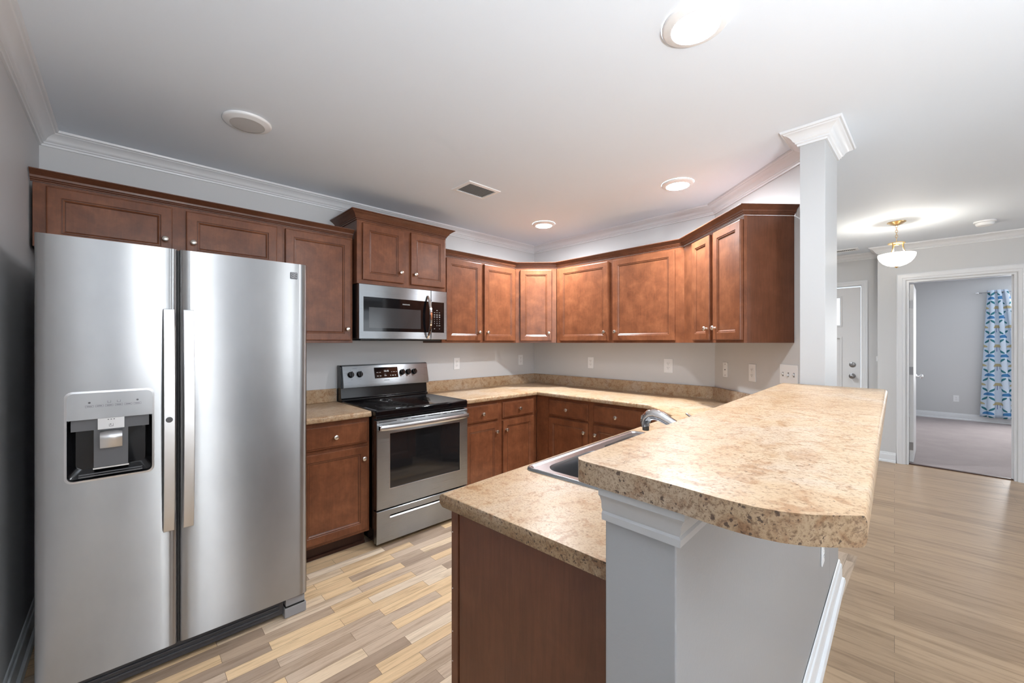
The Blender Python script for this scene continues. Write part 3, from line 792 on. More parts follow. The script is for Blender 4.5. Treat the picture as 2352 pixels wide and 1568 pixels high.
# ------------------------------------------------------------------ refrigerator
FX0, FX1, FY = -0.240, 0.667, 2.220
fr = thing('refrigerator', 'stainless side-by-side refrigerator with ice and water dispenser, left of the stove', 'refrigerator', (FX0, FY, 0))
FW = FX1-FX0; FS = 0.159-FX0     # split between doors
MB().box(0.004, 0.065, 0.03, FW-0.004, 0.86, 1.745).build('cabinet_body', 'fridge_body', fr, bevel=0.004)
def bowed(x0, x1, z0, z1, d, bow, hole=None, n=14):
    """door slab with gently bowed front; hole=(hx0,hx1,hz0,hz1) left open"""
    mb = MB(); xs = sorted(set([x0+(x1-x0)*i/n for i in range(n+1)] + ([hole[0], hole[1]] if hole else [])))
    zs = sorted(set([z0, z1]+([hole[2], hole[3]] if hole else [])))
    def yf(x):
        t = (x-x0)/(x1-x0); e = min(t, 1-t)*(x1-x0)
        edge = 0.010*max(0, 1-e/0.014)**2
        return -bow*(1-(2*t-1)**2)+edge
    vid = {}
    vs = []; fs = []
    def V_(x, z, y):
        k = (round(x, 5), round(z, 5), round(y, 5))
        if k not in vid: vid[k] = len(vs); vs.append((x, y, z))
        return vid[k]
    ex = [x0+0.002, x0+0.005, x0+0.009, x1-0.009, x1-0.005, x1-0.002]
    xs = sorted(set(xs+ex))
    for i in range(len(xs)-1):
        for j in range(len(zs)-1):
            a, b2, c_, d_ = xs[i], xs[i+1], zs[j], zs[j+1]
            if hole and a >= hole[0]-1e-6 and b2 <= hole[1]+1e-6 and c_ >= hole[2]-1e-6 and d_ <= hole[3]+1e-6: continue
            fs.append((V_(a, c_, yf(a)), V_(b2, c_, yf(b2)), V_(b2, d_, yf(b2)), V_(a, d_, yf(a))))
    for i in range(len(xs)-1):
        a, b2 = xs[i], xs[i+1]
        for zz in (z0, z1): fs.append((V_(a, zz, yf(a)), V_(b2, zz, yf(b2)), V_(b2, zz, d), V_(a, zz, d)))
    for j in range(len(zs)-1):
        for xx in (x0, x1): fs.append((V_(xx, zs[j], yf(xx)), V_(xx, zs[j+1], yf(xx)), V_(xx, zs[j+1], d), V_(xx, zs[j], d)))
    fs.append((V_(x0, z0, d), V_(x1, z0, d), V_(x1, z1, d), V_(x0, z1, d)))
    mb.add(vs, fs); return mb
ZD0, ZD1 = 0.100, 1.768
hx0, hx1, hz0, hz1 = 0.078, 0.316, 0.852, 1.182
BOW = 0.0025
ld = bowed(0.0, FS-0.004, ZD0, ZD1, 0.058, BOW, (hx0, hx1, hz0, hz1)).build('door', 'steel_fridge', fr, smooth=True, auto=40)
rd = bowed(FS+0.005, FW, ZD0, ZD1, 0.058, BOW).build('door', 'steel_fridge', fr, smooth=True, auto=40)
MB().box(FS-0.0035, 0.012, ZD0, FS+0.0045, 0.060, ZD1-0.004).build('gasket', 'rubber', fr)
ld['label'] = 'left freezer door with dispenser'; rd['label'] = 'right fridge door'
# handles: flat bowed straps
def handle(par, x0, x1):
    mb = MB(); n = 22; ls = []
    zt, zb = 1.512, 0.590
    for i in range(n+1):
        t = i/n; z_ = zt+(zb-zt)*t
        y = -0.020-0.038*(math.sin(PI*t)**0.7)-0.004
        th = 0.012 if 0 < i < n else 0.010
        ls.append([(x0, y, z_), (x1, y, z_), (x1, y+th, z_), (x0, y+th, z_)])
    mb.loops(ls)
    for zz in (zt-0.030, zb+0.030): mb.box(x0+0.006, -0.026, zz-0.018, x1-0.006, -0.0005, zz+0.018)
    o = mb.build('handle', 'steel_satin', par, bevel=0.0015)
    return o
h1 = handle(ld, 0.349, 0.384); h2 = handle(rd, 0.413, 0.448)
MB().lathe([(0.0115, 0), (0.0115, 0.0012), (0.0005, 0.0016)], (0.3655, -0.0618, 1.058), '-y', 24, True, True).build('round_sticker', 'print_grey', ld, smooth=True)
# dispenser
dsp = MB()
ys = -0.0015
fr_o = rrect(hx0-0.006, hz0-0.006, hx1+0.006, hz1+0.006, 0.022, 6); fr_i = rrect(hx0+0.001, hz0+0.001, hx1-0.001, hz1-0.001, 0.018, 6)
dsp.loops([[(x, ys+0.006, z_) for x, z_ in fr_o], [(x, ys-0.002, z_) for x, z_ in fr_o], [(x, ys-0.003, z_) for x, z_ in fr_i], [(x, ys+0.012, z_) for x, z_ in fr_i]], False, False)
dp = dsp.build('dispenser', 'steel_satin', ld, smooth=True, auto=40)
def child(mb, name, mat, **k): return mb.build(name, mat, dp, **k)
# (sub-parts sit one level below the door part; keep the dispenser one piece with several materials)
bpy.data.objects.remove(dp)
D = MB(); dm = ['steel_satin', 'black_enamel', 'grey_plastic', 'mid_plastic', 'print_grey', 'slot_dark', 'steel_fridge']
D.cur = 0
D.loops([[(x, ys+0.006, z_) for x, z_ in fr_o], [(x, ys-0.002, z_) for x, z_ in fr_o], [(x, ys-0.003, z_) for x, z_ in fr_i], [(x, ys+0.012, z_) for x, z_ in fr_i]], False, False)
D.cur = 6
zc = 1.081
cp = [p for p in rrect(hx0+0.001, zc, hx1-0.001, hz1-0.001, 0.018, 6)]
cp = [(x, z_) if z_ > zc+0.02 else (hx0+0.001 if x < 0.2 else hx1-0.001, zc) for x, z_ in cp]
cpu = []
for p in cp:
    if not cpu or (abs(cpu[-1][0]-p[0])+abs(cpu[-1][1]-p[1])) > 1e-6: cpu.append(p)
D.loops([[(x, ys+0.02, z_) for x, z_ in cpu], [(x, ys-0.001, z_) for x, z_ in cpu]])
D.cur = 1     # cavity
ca = rrect(hx0+0.001, hz0+0.001, hx1-0.001, zc-0.0005, 0.016, 5)
cab = rrect(hx0+0.020, hz0+0.030, hx1-0.020, zc-0.006, 0.02, 5)
D.loops([[(x, ys+0.010, z_) for x, z_ in ca], [(x, 0.030, z_) for x, z_ in ca], [(x, 0.054, z_) for x, z_ in cab]], False, True)
D.cur = 2     # top ledge and rear panel
xm = (hx0+hx1)/2 - 0.001
D.box(hx0+0.010, ys+0.012, zc-0.044, hx1-0.010, ys+0.030, zc-0.0008)
D.box(xm-0.048, 0.012, hz0+0.040, xm+0.048, 0.050, zc-0.0445)
D.cur = 0
D.box(xm-0.037, ys+0.004, zc-0.043, xm+0.037, ys+0.0118, zc-0.001)
D.box(xm-0.050, 0.0065, hz0+0.034, xm+0.050, 0.0118, hz0+0.0395)
D.cur = 4
for k in (-0.008, 0, 0.008): D.box(xm+k-0.002, ys+0.0032, zc-0.008, xm+k+0.002, ys+0.0039, zc-0.005)
D.box(xm-0.005, ys+0.0032, zc-0.034, xm+0.005, ys+0.0039, zc-0.0325).box(xm-0.006, ys+0.0032, zc-0.034, xm-0.005, ys+0.0039, zc-0.024).box(xm+0.005, ys+0.0032, zc-0.034, xm+0.006, ys+0.0039, zc-0.024).box(xm-0.003, ys+0.0032, zc-0.028, xm, ys+0.0039, zc-0.024)
# tray bars
D.cur = 2
D.box(hx0+0.030, 0.000, hz0+0.010, hx1-0.030, 0.006, hz0+0.014).box(hx0+0.030, 0.012, hz0+0.016, hx1-0.030, 0.018, hz0+0.020)
D.build('dispenser', dm, ld, smooth=True, auto=35)
pd_ = MB(); pls = []
for i, (zz, yy) in enumerate(((zc-0.050, 0.004), (zc-0.066, -0.010), (zc-0.078, -0.012), (zc-0.092, -0.006), (zc-0.108, -0.002), (zc-0.116, 0.002))):
    pls.append([(xm-0.031, yy, zz), (xm-0.010, yy-0.004, zz), (xm+0.010, yy-0.004, zz), (xm+0.031, yy, zz), (xm+0.031, 0.011, zz), (xm-0.031, 0.011, zz)])
pd_.loops(pls); pd_.build('dispenser_paddle', 'steel_satin', ld, smooth=True, auto=50)
pr = MB()
yy0 = ys-0.0010
for i in range(6):
    bx_ = hx0+0.048+i*0.0268; bz = 1.126
    for (a, b2, c_, d_) in ((0, 0.022, 0, 0.0006), (0, 0.022, 0.0074, 0.008), (0, 0.0006, 0, 0.008), (0.0214, 0.022, 0, 0.008)):
        pr.box(bx_+a, yy0-0.0004, bz+c_, bx_+b2, yy0, bz+d_)
    pr.box(bx_+0.004, yy0-0.0004, bz+0.0032, bx_+0.018, yy0, bz+0.0050)
for i, kx in ((0, .011), (2, .011), (3, .011), (5, .011)):
    bx_ = hx0+0.048+i*0.0268+kx
    if i in (0, 5): pr.lathe([(0.0036, 0), (0.0036, 0.0004)], (bx_, yy0, 1.144), '-y', 12, True, True)
    else: pr.box(bx_-0.004, yy0-0.0004, 1.140, bx_+0.004, yy0, 1.1408).box(bx_-0.0048, yy0-0.0004, 1.140, bx_-0.004, yy0, 1.148).box(bx_+0.004, yy0-0.0004, 1.140, bx_+0.0048, yy0, 1.148)
pr.build('dispenser_buttons', 'print_grey', ld)
# badge top right
bx0 = 0.588-FX0; bd = MB(); bd.loops([[(x, -0.0005, z_) for x, z_ in rrect(bx0, 1.690, bx0+0.034, 1.724, 0.004, 3)], [(x, -0.0035, z_) for x, z_ in rrect(bx0, 1.690, bx0+0.034, 1.724, 0.004, 3)]])
bg = bd.build('badge', ['badge_dark'], rd)
wv = MB()
for k, z_ in enumerate((1.717, 1.709, 1.700)):
    pts = [(bx0+0.003+0.028*i/10, -0.0038, z_+0.0024*math.sin(i*0.9+k)) for i in range(11)]
    wv.tube(pts, 0.0008, 6)
wv.build('badge_wave', 'print_light', rd)
# base grille, hinge foot
MB().box(0.012, 0.030, 0.020, FW-0.10, 0.050, 0.092).box(0.012, 0.024, 0.040, FW-0.12, 0.0295, 0.050).box(0.012, 0.024, 0.062, FW-0.12, 0.0295, 0.070).build('base_grille', 'fridge_body', fr, bevel=0.002)
ft = MB().box(FW-0.100, 0.010, 0.001, FW+0.0, 0.11, 0.050).box(FW-0.094, 0.016, 0.054, FW-0.006, 0.10, 0.092).build('hinge_foot', 'mid_plastic', fr, bevel=0.004)
MB().box(0.004, 0.014, 0.001, 0.10, 0.11, 0.050).box(0.01, 0.018, 0.054, 0.094, 0.10, 0.092).build('hinge_foot', 'mid_plastic', fr, bevel=0.004)
MB().box(FW-0.096, 0.012, 0.0502, FW-0.008, 0.100, 0.0538).build('hinge_pin', 'rubber', fr)
for x in (0.03, FW-0.09): MB().box(x, 0.03, 1.7455, x+0.06, 0.14, 1.765).build('hinge_cover', 'fridge_body', fr, bevel=0.004)

# ------------------------------------------------------------------ stove
SX0, SX1 = 1.192, 1.953
SW = SX1-SX0; SY = 2.556
st = thing('stove', 'freestanding electric range with black glass cooktop and stainless oven door', 'stove', (SX0, SY, 0))
dpt = YA-SY-0.012
MB().box(0.006, 0.045, 0.035, SW-0.006, dpt-0.02, 0.886).build('body', 'black_enamel', st, bevel=0.003)
ck = MB()
ck.loops([rr3(0.0, 0.004, SW, dpt-0.02, 0.008, 0.8865, 3), rr3(0.0, 0.002, SW, dpt-0.02, 0.010, 0.912, 3), rr3(0.004, 0.006, SW-0.004, dpt-0.022, 0.012, 0.921, 3), rr3(0.016, 0.020, SW-0.016, dpt-0.030, 0.010, 0.9225, 3), rr3(0.022, 0.026, SW-0.022, dpt-0.036, 0.010, 0.9195, 3)])
ckt = ck.build('cooktop', 'black_glass', st, smooth=True, auto=25)
# front apron under cooktop lip
MB().box(0.004, 0.006, 0.862, SW-0.004, 0.046, 0.8860).build('front_apron', 'black_enamel', st, bevel=0.004)
for (x, y, r_) in ((0.20, 0.17, 0.112), (0.56, 0.17, 0.085), (0.20, 0.43, 0.085), (0.56, 0.43, 0.105), (0.38, 0.50, 0.06)):
    b1 = MB()
    for rr_ in (r_, r_*0.62) if r_ > 0.1 else (r_,):
        b1.loops([[(x+rr_*math.cos(2*PI*i/48), y+rr_*math.sin(2*PI*i/48), 0.91975) for i in range(48)], [(x+(rr_-0.0016)*math.cos(2*PI*i/48), y+(rr_-0.0016)*math.sin(2*PI*i/48), 0.91985) for i in range(48)]], False, False)
    b1.build('burner', 'burner_ring', ckt)
# backguard
BY = dpt-0.02
bgd = MB()
def extr(pts, x0, x1, mb):
    mb.loops([[(x0, y, z_) for y, z_ in pts], [(x1, y, z_) for y, z_ in pts]]); return mb
extr([(BY-0.075, 0.9195), (BY-0.075, 0.932), (BY-0.060, 0.940), (BY-0.050, 1.022), (BY-0.045, 1.185), (BY-0.030, 1.196), (BY+0.018, 1.196), (BY+0.018, 0.89), (BY-0.018, 0.89)], 0.000, SW-0.000, bgd)
bgo = bgd.build('backguard', 'black_enamel', st, bevel=0.003)
cpn = MB()
# stainless control fascia: tilted, with a lip folded back at its foot
FP = [(BY-0.046, 1.020), (BY-0.094, 1.018), (BY-0.100, 1.022), (BY-0.082, 1.050), (BY-0.050, 1.186), (BY-0.042, 1.1955), (BY-0.030, 1.1968), (BY-0.030, 1.1950), (BY-0.044, 1.18)]
FP = [(BY-0.046, 1.021), (BY-0.084, 1.019), (BY-0.089, 1.023), (BY-0.090, 1.047), (BY-0.056, 1.188), (BY-0.048, 1.1965), (BY-0.032, 1.198), (BY-0.032, 1.1965), (BY-0.046, 1.184)]
extr(FP, 0.010, SW-0.002, cpn)
cpo = cpn.build('control_panel', 'steel_oven', bgo if False else st, smooth=True, auto=20)
tl = math.atan2(0.034, 0.141)      # tilt of the face from vertical
def face(x, zz):                   # point on the tilted fascia
    t_ = (zz-1.047)/0.141
    return (x, BY-0.090+0.034*t_, zz)
nrm = Vector((0, -math.cos(tl), math.sin(tl)))
class Marks:
    def __init__(s, name, mat, par): s.a = (name, mat, par)
    def box(s, *q): MB().box(*q).build(*s.a); return s
    def add(s, v, f): m_ = MB(); m_.add(v, f); m_.build(*s.a)
def on_face(mb, x0, x1, z0, z1, h=0.0012):
    a, b2, c_, d_ = Vector(face(x0, z0)), Vector(face(x1, z0)), Vector(face(x1, z1)), Vector(face(x0, z1))
    mb.add([a, b2, c_, d_, a+nrm*h, b2+nrm*h, c_+nrm*h, d_+nrm*h], [(0, 3, 2, 1), (4, 5, 6, 7), (0, 1, 5, 4), (1, 2, 6, 5), (2, 3, 7, 6), (3, 0, 4, 7)])
dsy = MB(); on_face(dsy, 0.262, 0.470, 1.083, 1.170, 0.0018)
dso = dsy.build('display', 'black_glass', st, bevel=0.0008)
dm_ = Marks('display_mark', 'print_light', dso)
for (x, w_) in ((0.280, .016), (0.302, .016), (0.408, .010), (0.425, .018), (0.450, .012)): on_face(dm_, x, x+w_, 1.128, 1.131, 0.0022)
for (x, w_) in ((0.282, .014), (0.305, .014), (0.346, .020), (0.398, .006), (0.415, .014), (0.438, .012)): on_face(dm_, x, x+w_, 1.098, 1.104, 0.0022)
on_face(dm_, 0.346, 0.362, 1.112, 1.114, 0.0022)
p_ = Vector(face(0.365, 1.138))+nrm*0.0022
text('clock', '12:15', 0.020, 'clock_digits', dso, p_, (PI/2-tl, 0, 0))
p_ = Vector(face(0.366, 1.066))+nrm*0.0003
text('brand_lettering', 'FRIGIDAIRE', 0.0095, 'print_grey', cpo, p_, (PI/2-tl, 0, 0))
fm = Marks('printed_mark', 'print_grey', cpo)
for x in (0.070, 0.140, 0.508, 0.566, 0.622):
    on_face(fm, x+0.002, x+0.010, 1.083-0.0005, 1.084-0.0005, 0.0004); on_face(fm, x+0.002, x+0.003, 1.083, 1.091, 0.0004); on_face(fm, x+0.009, x+0.010, 1.083, 1.091, 0.0004)
    on_face(fm, x-0.024, x-0.021, 1.112, 1.115, 0.0004); on_face(fm, x+0.024, x+0.027, 1.112, 1.115, 0.0004); on_face(fm, x-0.002, x+0.002, 1.155, 1.158, 0.0004)
on_face(fm, 0.088, 0.122, 1.168, 1.170, 0.0004)
for x in (0.070, 0.140, 0.508, 0.566, 0.622):
    kb = MB()
    kb.lathe([(0.0245, 0), (0.0245, 0.006), (0.021, 0.010), (0.019, 0.024), (0.0005, 0.025)], (0, 0, 0), '-y', 24, True, True)
    kb.box(-0.005, -0.034, -0.021, 0.005, -0.008, 0.021)
    k_ = kb.build('burner_knob', 'black_enamel', cpo, tuple(Vector(face(x, 1.122))), smooth=True, auto=40)
    k_.rotation_euler = (-tl, 0, 0)
# oven door
OZ0, OZ1 = 0.256, 0.851
od = MB(); xa, xb = 0.006, SW-0.004
wx0, wx1, wz0, wz1 = 0.100, 0.680, 0.386, 0.758
def frame_slab(mb, x0, x1, z0, z1, hx0_, hx1_, hz0_, hz1_, y0, y1):
    O = [(x0, z0), (x1, z0), (x1, z1), (x0, z1)]; I = [(hx0_, hz0_), (hx1_, hz0_), (hx1_, hz1_), (hx0_, hz1_)]
    e = 0.003
    Oi = [(x0+e, z0+e), (x1-e, z0+e), (x1-e, z1-e), (x0+e, z1-e)]
    mb.loops([[(x, y1, z_) for x, z_ in O], [(x, y0+e, z_) for x, z_ in O], [(x, y0, z_) for x, z_ in Oi], [(x, y0, z_) for x, z_ in I], [(x, y0+0.004, z_) for x, z_ in I], [(x, y1, z_) for x, z_ in I]], False, False)
frame_slab(od, xa, xb, OZ0, OZ1, wx0, wx1, wz0, wz1, 0.0, 0.043)
odo = od.build('oven_door', 'steel_oven', st, smooth=True, auto=30)
MB().box(wx0-0.001, 0.004, wz0-0.001, wx1+0.001, 0.040, wz1+0.001).build('oven_window', 'oven_window', odo)
fi = MB()
for (a, b2, c_, d_) in ((wx0-0.004, wx1+0.004, wz0-0.004, wz0-0.0005), (wx0-0.004, wx1+0.004, wz1+0.0005, wz1+0.004), (wx0-0.004, wx0-0.0005, wz0, wz1), (wx1+0.0005, wx1+0.004, wz0, wz1)):
    fi.box(a, -0.002, c_, b2, 0.003, d_)
fi.build('window_bead', 'steel_satin', odo)
vt = MB()
for (a, b2) in ((0.020, 0.150), (0.200, 0.235), (0.262, 0.375), (0.398, 0.505), (0.528, 0.560), (0.595, 0.735)): vt.box(a, -0.0004, 0.838, b2, 0.004, 0.8425)
vt.build('vent_slot', 'slot_dark', odo)
hb = MB(); ls = []
n = 24
for i in range(n+1):
    t_ = i/n; x = 0.014+(SW-0.026)*t_; bowy = -0.022-0.034*(math.sin(PI*t_)**0.5)
    hz = 0.806
    ls.append([(x, bowy-0.002, hz+0.017), (x, bowy-0.008, hz+0.006), (x, bowy-0.008, hz-0.006), (x, bowy-0.002, hz-0.017), (x, bowy+0.012, hz-0.012), (x, bowy+0.012, hz+0.012)])
hb.loops(ls)
for xx in (0.014, SW-0.040): hb.box(xx, -0.032, 0.792, xx+0.026, 0.001, 0.820)
hb.build('handle', 'steel_satin', odo, smooth=True, auto=50)
# storage drawer
dr = MB(); frame_slab(dr, xa, xb, 0.030, OZ0-0.010, 0.10, SW-0.12, 0.186, 0.206, 0.0, 0.043)
dro = dr.build('storage_drawer', 'steel_oven', st, smooth=True, auto=30)
MB().loops([[(0.10, 0.0415, 0.186), (SW-0.12, 0.0415, 0.186), (SW-0.12, 0.0415, 0.206), (0.10, 0.0415, 0.206)], [(0.10, 0.03, 0.186), (SW-0.12, 0.03, 0.186), (SW-0.12, 0.03, 0.206), (0.10, 0.03, 0.206)]]).build('handle_recess', 'black_plastic', dro)
MB().loops([[(x, 0.0, 0.1875), (x, -0.002, 0.183), (x, 0.004, 0.178), (x, 0.012, 0.1915), (x, 0.006, 0.1935)] for x in (0.098, SW-0.118)]).build('pull_lip', 'steel_satin', dro)
for x in (0.03, SW-0.06):
    MB().lathe([(0.018, 0.0005), (0.018, 0.012), (0.008, 0.014), (0.008, 0.0345)], (x+0.015, 0.075, 0), 'z', 14, True, True).build('foot', 'rubber', st, smooth=True)
    MB().lathe([(0.018, 0.0005), (0.018, 0.012), (0.008, 0.014), (0.008, 0.0345)], (x+0.015, 0.55, 0), 'z', 14, True, True).build('foot', 'rubber', st, smooth=True)

# ------------------------------------------------------------------ microwave
WX0, WX1, WYf = 1.204, 1.958, 2.856
mw = thing('microwave', 'stainless over-the-range microwave with curved chrome handle above the stove', 'microwave', (WX0, WYf, 0))
WW = WX1-WX0; MZ0, MZ1 = 1.400, 1.800
MB().box(0.002, 0.032, MZ0+0.002, WW-0.002, YA-WYf-0.004, MZ1).build('body', 'black_plastic', mw, bevel=0.003)
MB().box(0.03, 0.045, MZ0-0.012, WW-0.03, 0.33, MZ0+0.0015).build('underside', 'black_plastic', mw, bevel=0.004)
sx = 1.804-WX0
bx0_, bx1_, bz0_, bz1_ = 0.034, 0.727, 1.456, 1.708
dv = MB()
def fslab(mb, x0, x1, z0, z1, h): frame_slab(mb, x0, x1, z0, z1, *h, 0.0, 0.031)
fslab(dv, 0, sx-0.001, MZ0, MZ1, (bx0_, sx-0.0015, bz0_, bz1_))
mdo = dv.build('door', 'steel_oven', mw, smooth=True, auto=30)
cv = MB(); fslab(cv, sx+0.001, WW, MZ0, MZ1, (sx+0.0015, bx1_, bz0_, bz1_))
mco = cv.build('control_panel', 'steel_oven', mw, smooth=True, auto=30)
MB().box(bx0_, 0.001, bz0_, sx-0.0015, 0.028, bz1_).build('door_glass', 'black_glass', mdo)
MB().box(1.279-WX0, 0.0004, 1.482, 1.709-WX0, 0.0009, 1.633).build('window_screen', 'microwave_screen', mdo)
MB().box(sx+0.0015, 0.001, bz0_, bx1_, 0.028, bz1_).build('keypad_glass', 'black_glass', mco)
text('brand_lettering', 'FRIGIDAIRE', 0.0125, 'print_light', mdo, (1.580-WX0, 0.0008, 1.669))
kp = Marks('key_mark', 'print_light', mco)
kx = [1.838-WX0, 1.862-WX0, 1.886-WX0]
for r_, zz in enumerate((1.620, 1.603, 1.586)):
    for x in kx:
        w_ = 0.006 if r_ != 1 else 0.0065
        kp.box(x-w_, 0.0003, zz, x+w_, 0.0008, zz+0.002)
        if r_: kp.box(x-w_, 0.0003, zz-0.004, x+w_, 0.0008, zz-0.002)
kp.box(1.862-WX0-0.006, 0.0003, 1.637, 1.862-WX0+0.006, 0.0008, 1.641)
kp.box(kx[0]-0.005, 0.0003, 1.486, kx[0]+0.005, 0.0008, 1.489).box(kx[2]-0.003, 0.0003, 1.486, kx[2]+0.003, 0.0008, 1.489)
for r_, row in enumerate((('1', '2', '3'), ('4', '5', '6'), ('7', '8', '9'), ('', '0', 'START'))):
    for x, s_ in zip(kx, row):
        if s_: text('key_label', s_, 0.011 if len(s_) == 1 else 0.006, 'print_light', mco, (x, 0.0006, 1.566-r_*0.0175))
hl = MB(); ls = []
hxm = 1.772-WX0
for i in range(25):
    t_ = i/24; z_ = 1.755-0.345*t_; y_ = -0.004-0.052*(math.sin(PI*t_)**0.75)
    w_ = 0.0125*(0.75+0.25*math.sin(PI*t_))
    ls.append([(hxm-w_, y_+0.004, z_), (hxm-w_*0.6, y_-0.003, z_), (hxm+w_*0.6, y_-0.003, z_), (hxm+w_, y_+0.004, z_), (hxm+w_*0.6, y_+0.009, z_), (hxm-w_*0.6, y_+0.009, z_)])
hl.loops(ls).build('handle', 'chrome', mdo, smooth=True, auto=50)

# ------------------------------------------------------------------ ceiling fixtures
def downlight(loc, label, lit=True, r=0.105, pw=1.0, grp='round ceiling lights'):
    t_ = thing('ceiling_light', label, 'ceiling light', (*loc, CH), 0, grp)
    MB().lathe([(r, -0.0005), (r, -0.006), (r*0.97, -0.010), (r*0.93, -0.012), (r*0.90, -0.0125), (r*0.74, -0.020), (r*0.715, -0.020)], (0, 0, 0), 'z', 48, False, False).build('trim_ring', 'white_plastic', t_, smooth=True, auto=50)
    MB().lathe([(r*0.714, -0.0185), (r*0.5, -0.0195), (0.001, -0.0205)], (0, 0, 0), 'z', 48, False, True).build('lens', 'lamp_lens' if lit else 'lens_off', t_, smooth=True)
    if lit:
        ld_ = bpy.data.lights.new('lamp_beam', 'SPOT'); ld_.energy = BEAM*pw; ld_.color = (0.95, 0.985, 1.02)
        ld_.spot_size = R(165); ld_.spot_blend = 1.0; ld_.shadow_soft_size = r*0.6
        lo_ = bpy.data.objects.new('lamp_beam', ld_); COL.objects.link(lo_); lo_.parent = t_; lo_.location = (0, 0, -0.03)
    return t_
G = 'recessed ceiling lights'
downlight((1.432, 0.579), 'lit white disc ceiling light nearest the camera, above the bar', r=0.110, pw=0.20)
downlight((2.790, 1.250), 'lit white disc ceiling light in front of the angled cabinet')
downlight((2.830, 2.540), 'small-looking lit ceiling light near the far kitchen corner')
downlight((0.440, 2.395), 'unlit white round ceiling light above the refrigerator', False)
downlight((5.1, 1.75), 'added unseen disc light filling the foyer behind the far kitchen wall')  # added lamp, hidden from the camera, brightens the foyer wall and door
# vents
def vent(loc, rz, lx, ly, n, label):
    t_ = thing('ceiling_vent', label, 'vent', (*loc, CH), rz)
    fm_ = MB(); w = 0.026
    frm = [[(-lx/2, -ly/2), (lx/2, -ly/2), (lx/2, ly/2), (-lx/2, ly/2)], [(-lx/2+w, -ly/2+w), (lx/2-w, -ly/2+w), (lx/2-w, ly/2-w), (-lx/2+w, ly/2-w)]]
    fm_.loops([[(x, y, -0.0005) for x, y in frm[0]], [(x*0.99, y*0.99, -0.006) for x, y in frm[0]], [(x, y, -0.009) for x, y in frm[1]], [(x, y, -0.0008) for x, y in frm[1]]], False, False)
    fm_.build('frame', 'white_plastic', t_)
    MB().box(-lx/2+w, -ly/2+w, -0.0018, lx/2-w, ly/2-w, -0.0008).build('backing', 'toggle_shadow', t_)
    for i in range(n):
        x = -lx/2+w+(lx-2*w)*(i+0.5)/n
        MB().loops([[(x+0.0045, y, -0.0032), (x+0.0038, y, -0.0028), (x-0.0042, y, -0.0085), (x-0.0035, y, -0.0089)] for y in (-ly/2+w+0.001, ly/2-w-0.001)]).build('slat', 'white_plastic', t_)
    return t_
vent((1.845, 2.315), 0, 0.290, 0.215, 15, 'white louvred ceiling vent above the stove area')
vent((6.26, 0.80), R(90), 0.33, 0.16, 16, 'white louvred ceiling vent in the foyer behind the column')
sm = thing('smoke_detector', 'round white smoke detector on the hall ceiling', 'smoke detector', (5.69, -0.304, CH))
MB().lathe([(0.072, -0.0005), (0.072, -0.012), (0.060, -0.016)], (0, 0, 0), 'z', 32, False, True).build('base', 'white_plastic', sm, smooth=True, auto=40)
MB().lathe([(0.060, -0.0165), (0.058, -0.030), (0.050, -0.040), (0.030, -0.044), (0.001, -0.045)], (0, 0, 0), 'z', 32, False, True).build('cover', 'white_plastic', sm, smooth=True, auto=40)

# pendant
pn = thing('pendant_light', 'brass pendant light with glowing white glass bowl in the hall', 'pendant lamp', (5.144, 0.256, CH))
MB().lathe([(0.001, -0.030), (0.020, -0.029), (0.040, -0.020), (0.064, -0.006), (0.066, -0.0005)], (0, 0, 0), 'z', 32, True, False).build('canopy', 'brass', pn, smooth=True)
chn = MB()
for i in range(6):
    zc_ = -0.040-0.0225*i
    pts = []
    for k in range(17):
        a = 2*PI*k/16
        dx, dz_ = 0.0075*math.cos(a), 0.016*math.sin(a)
        pts.append((dx, 0, zc_+dz_) if i % 2 else (0, dx, zc_+dz_))
    chn.tube(pts, 0.0020, 6)
chn.build('chain', 'brass', pn, smooth=True)
hk = MB(); hk.torus((0, 0, -0.192), 0.024, 0.0028, 'y', 20, 8, PI); hk.build('loop', 'brass', pn, smooth=True)
MB().lathe([(0.001, -0.192), (0.060, -0.192), (0.062, -0.196), (0.060, -0.200), (0.020, -0.201), (0.018, -0.214), (0.001, -0.216)], (0, 0, 0), 'z', 32, True, True).build('top_plate', 'brass', pn, smooth=True, auto=40)
for k in range(3):
    a = R(30+120*k); ca, sa = math.cos(a), math.sin(a)
    MB().tube([(0.046*ca, 0.046*sa, -0.198), (0.044*ca, 0.044*sa, -0.225), (0.047*ca, 0.047*sa, -0.255), (0.060*ca, 0.060*sa, -0.285), (0.078*ca, 0.078*sa, -0.302)], 0.0055, 8).build('arm', 'brass', pn, smooth=True)
BPf = [(0.130, 0), (0.132, -0.006), (0.129, -0.026), (0.117, -0.052), (0.097, -0.078), (0.069, -0.098), (0.036, -0.110), (0.001, -0.114)]
MB().lathe([(r_, -0.296+h_) for r_, h_ in BPf]+[(r_*0.97, -0.294+h_*0.95) for r_, h_ in reversed(BPf)], (0, 0, 0), 'z', 48, True, True).build('glass_bowl', 'bowl_glass', pn, smooth=True)
MB().lathe([(0.014, -0.409), (0.014, -0.415), (0.008, -0.420), (0.001, -0.424)], (0, 0, 0), 'z', 16, True, True).build('finial', 'brass', pn, smooth=True)
pl = bpy.data.lights.new('bulb', 'POINT'); pl.energy = 13; pl.color = (1, 0.93, 0.82); pl.shadow_soft_size = 0.05
po = bpy.data.objects.new('bulb', pl); COL.objects.link(po); po.parent = pn; po.location = (0, 0, -0.285)

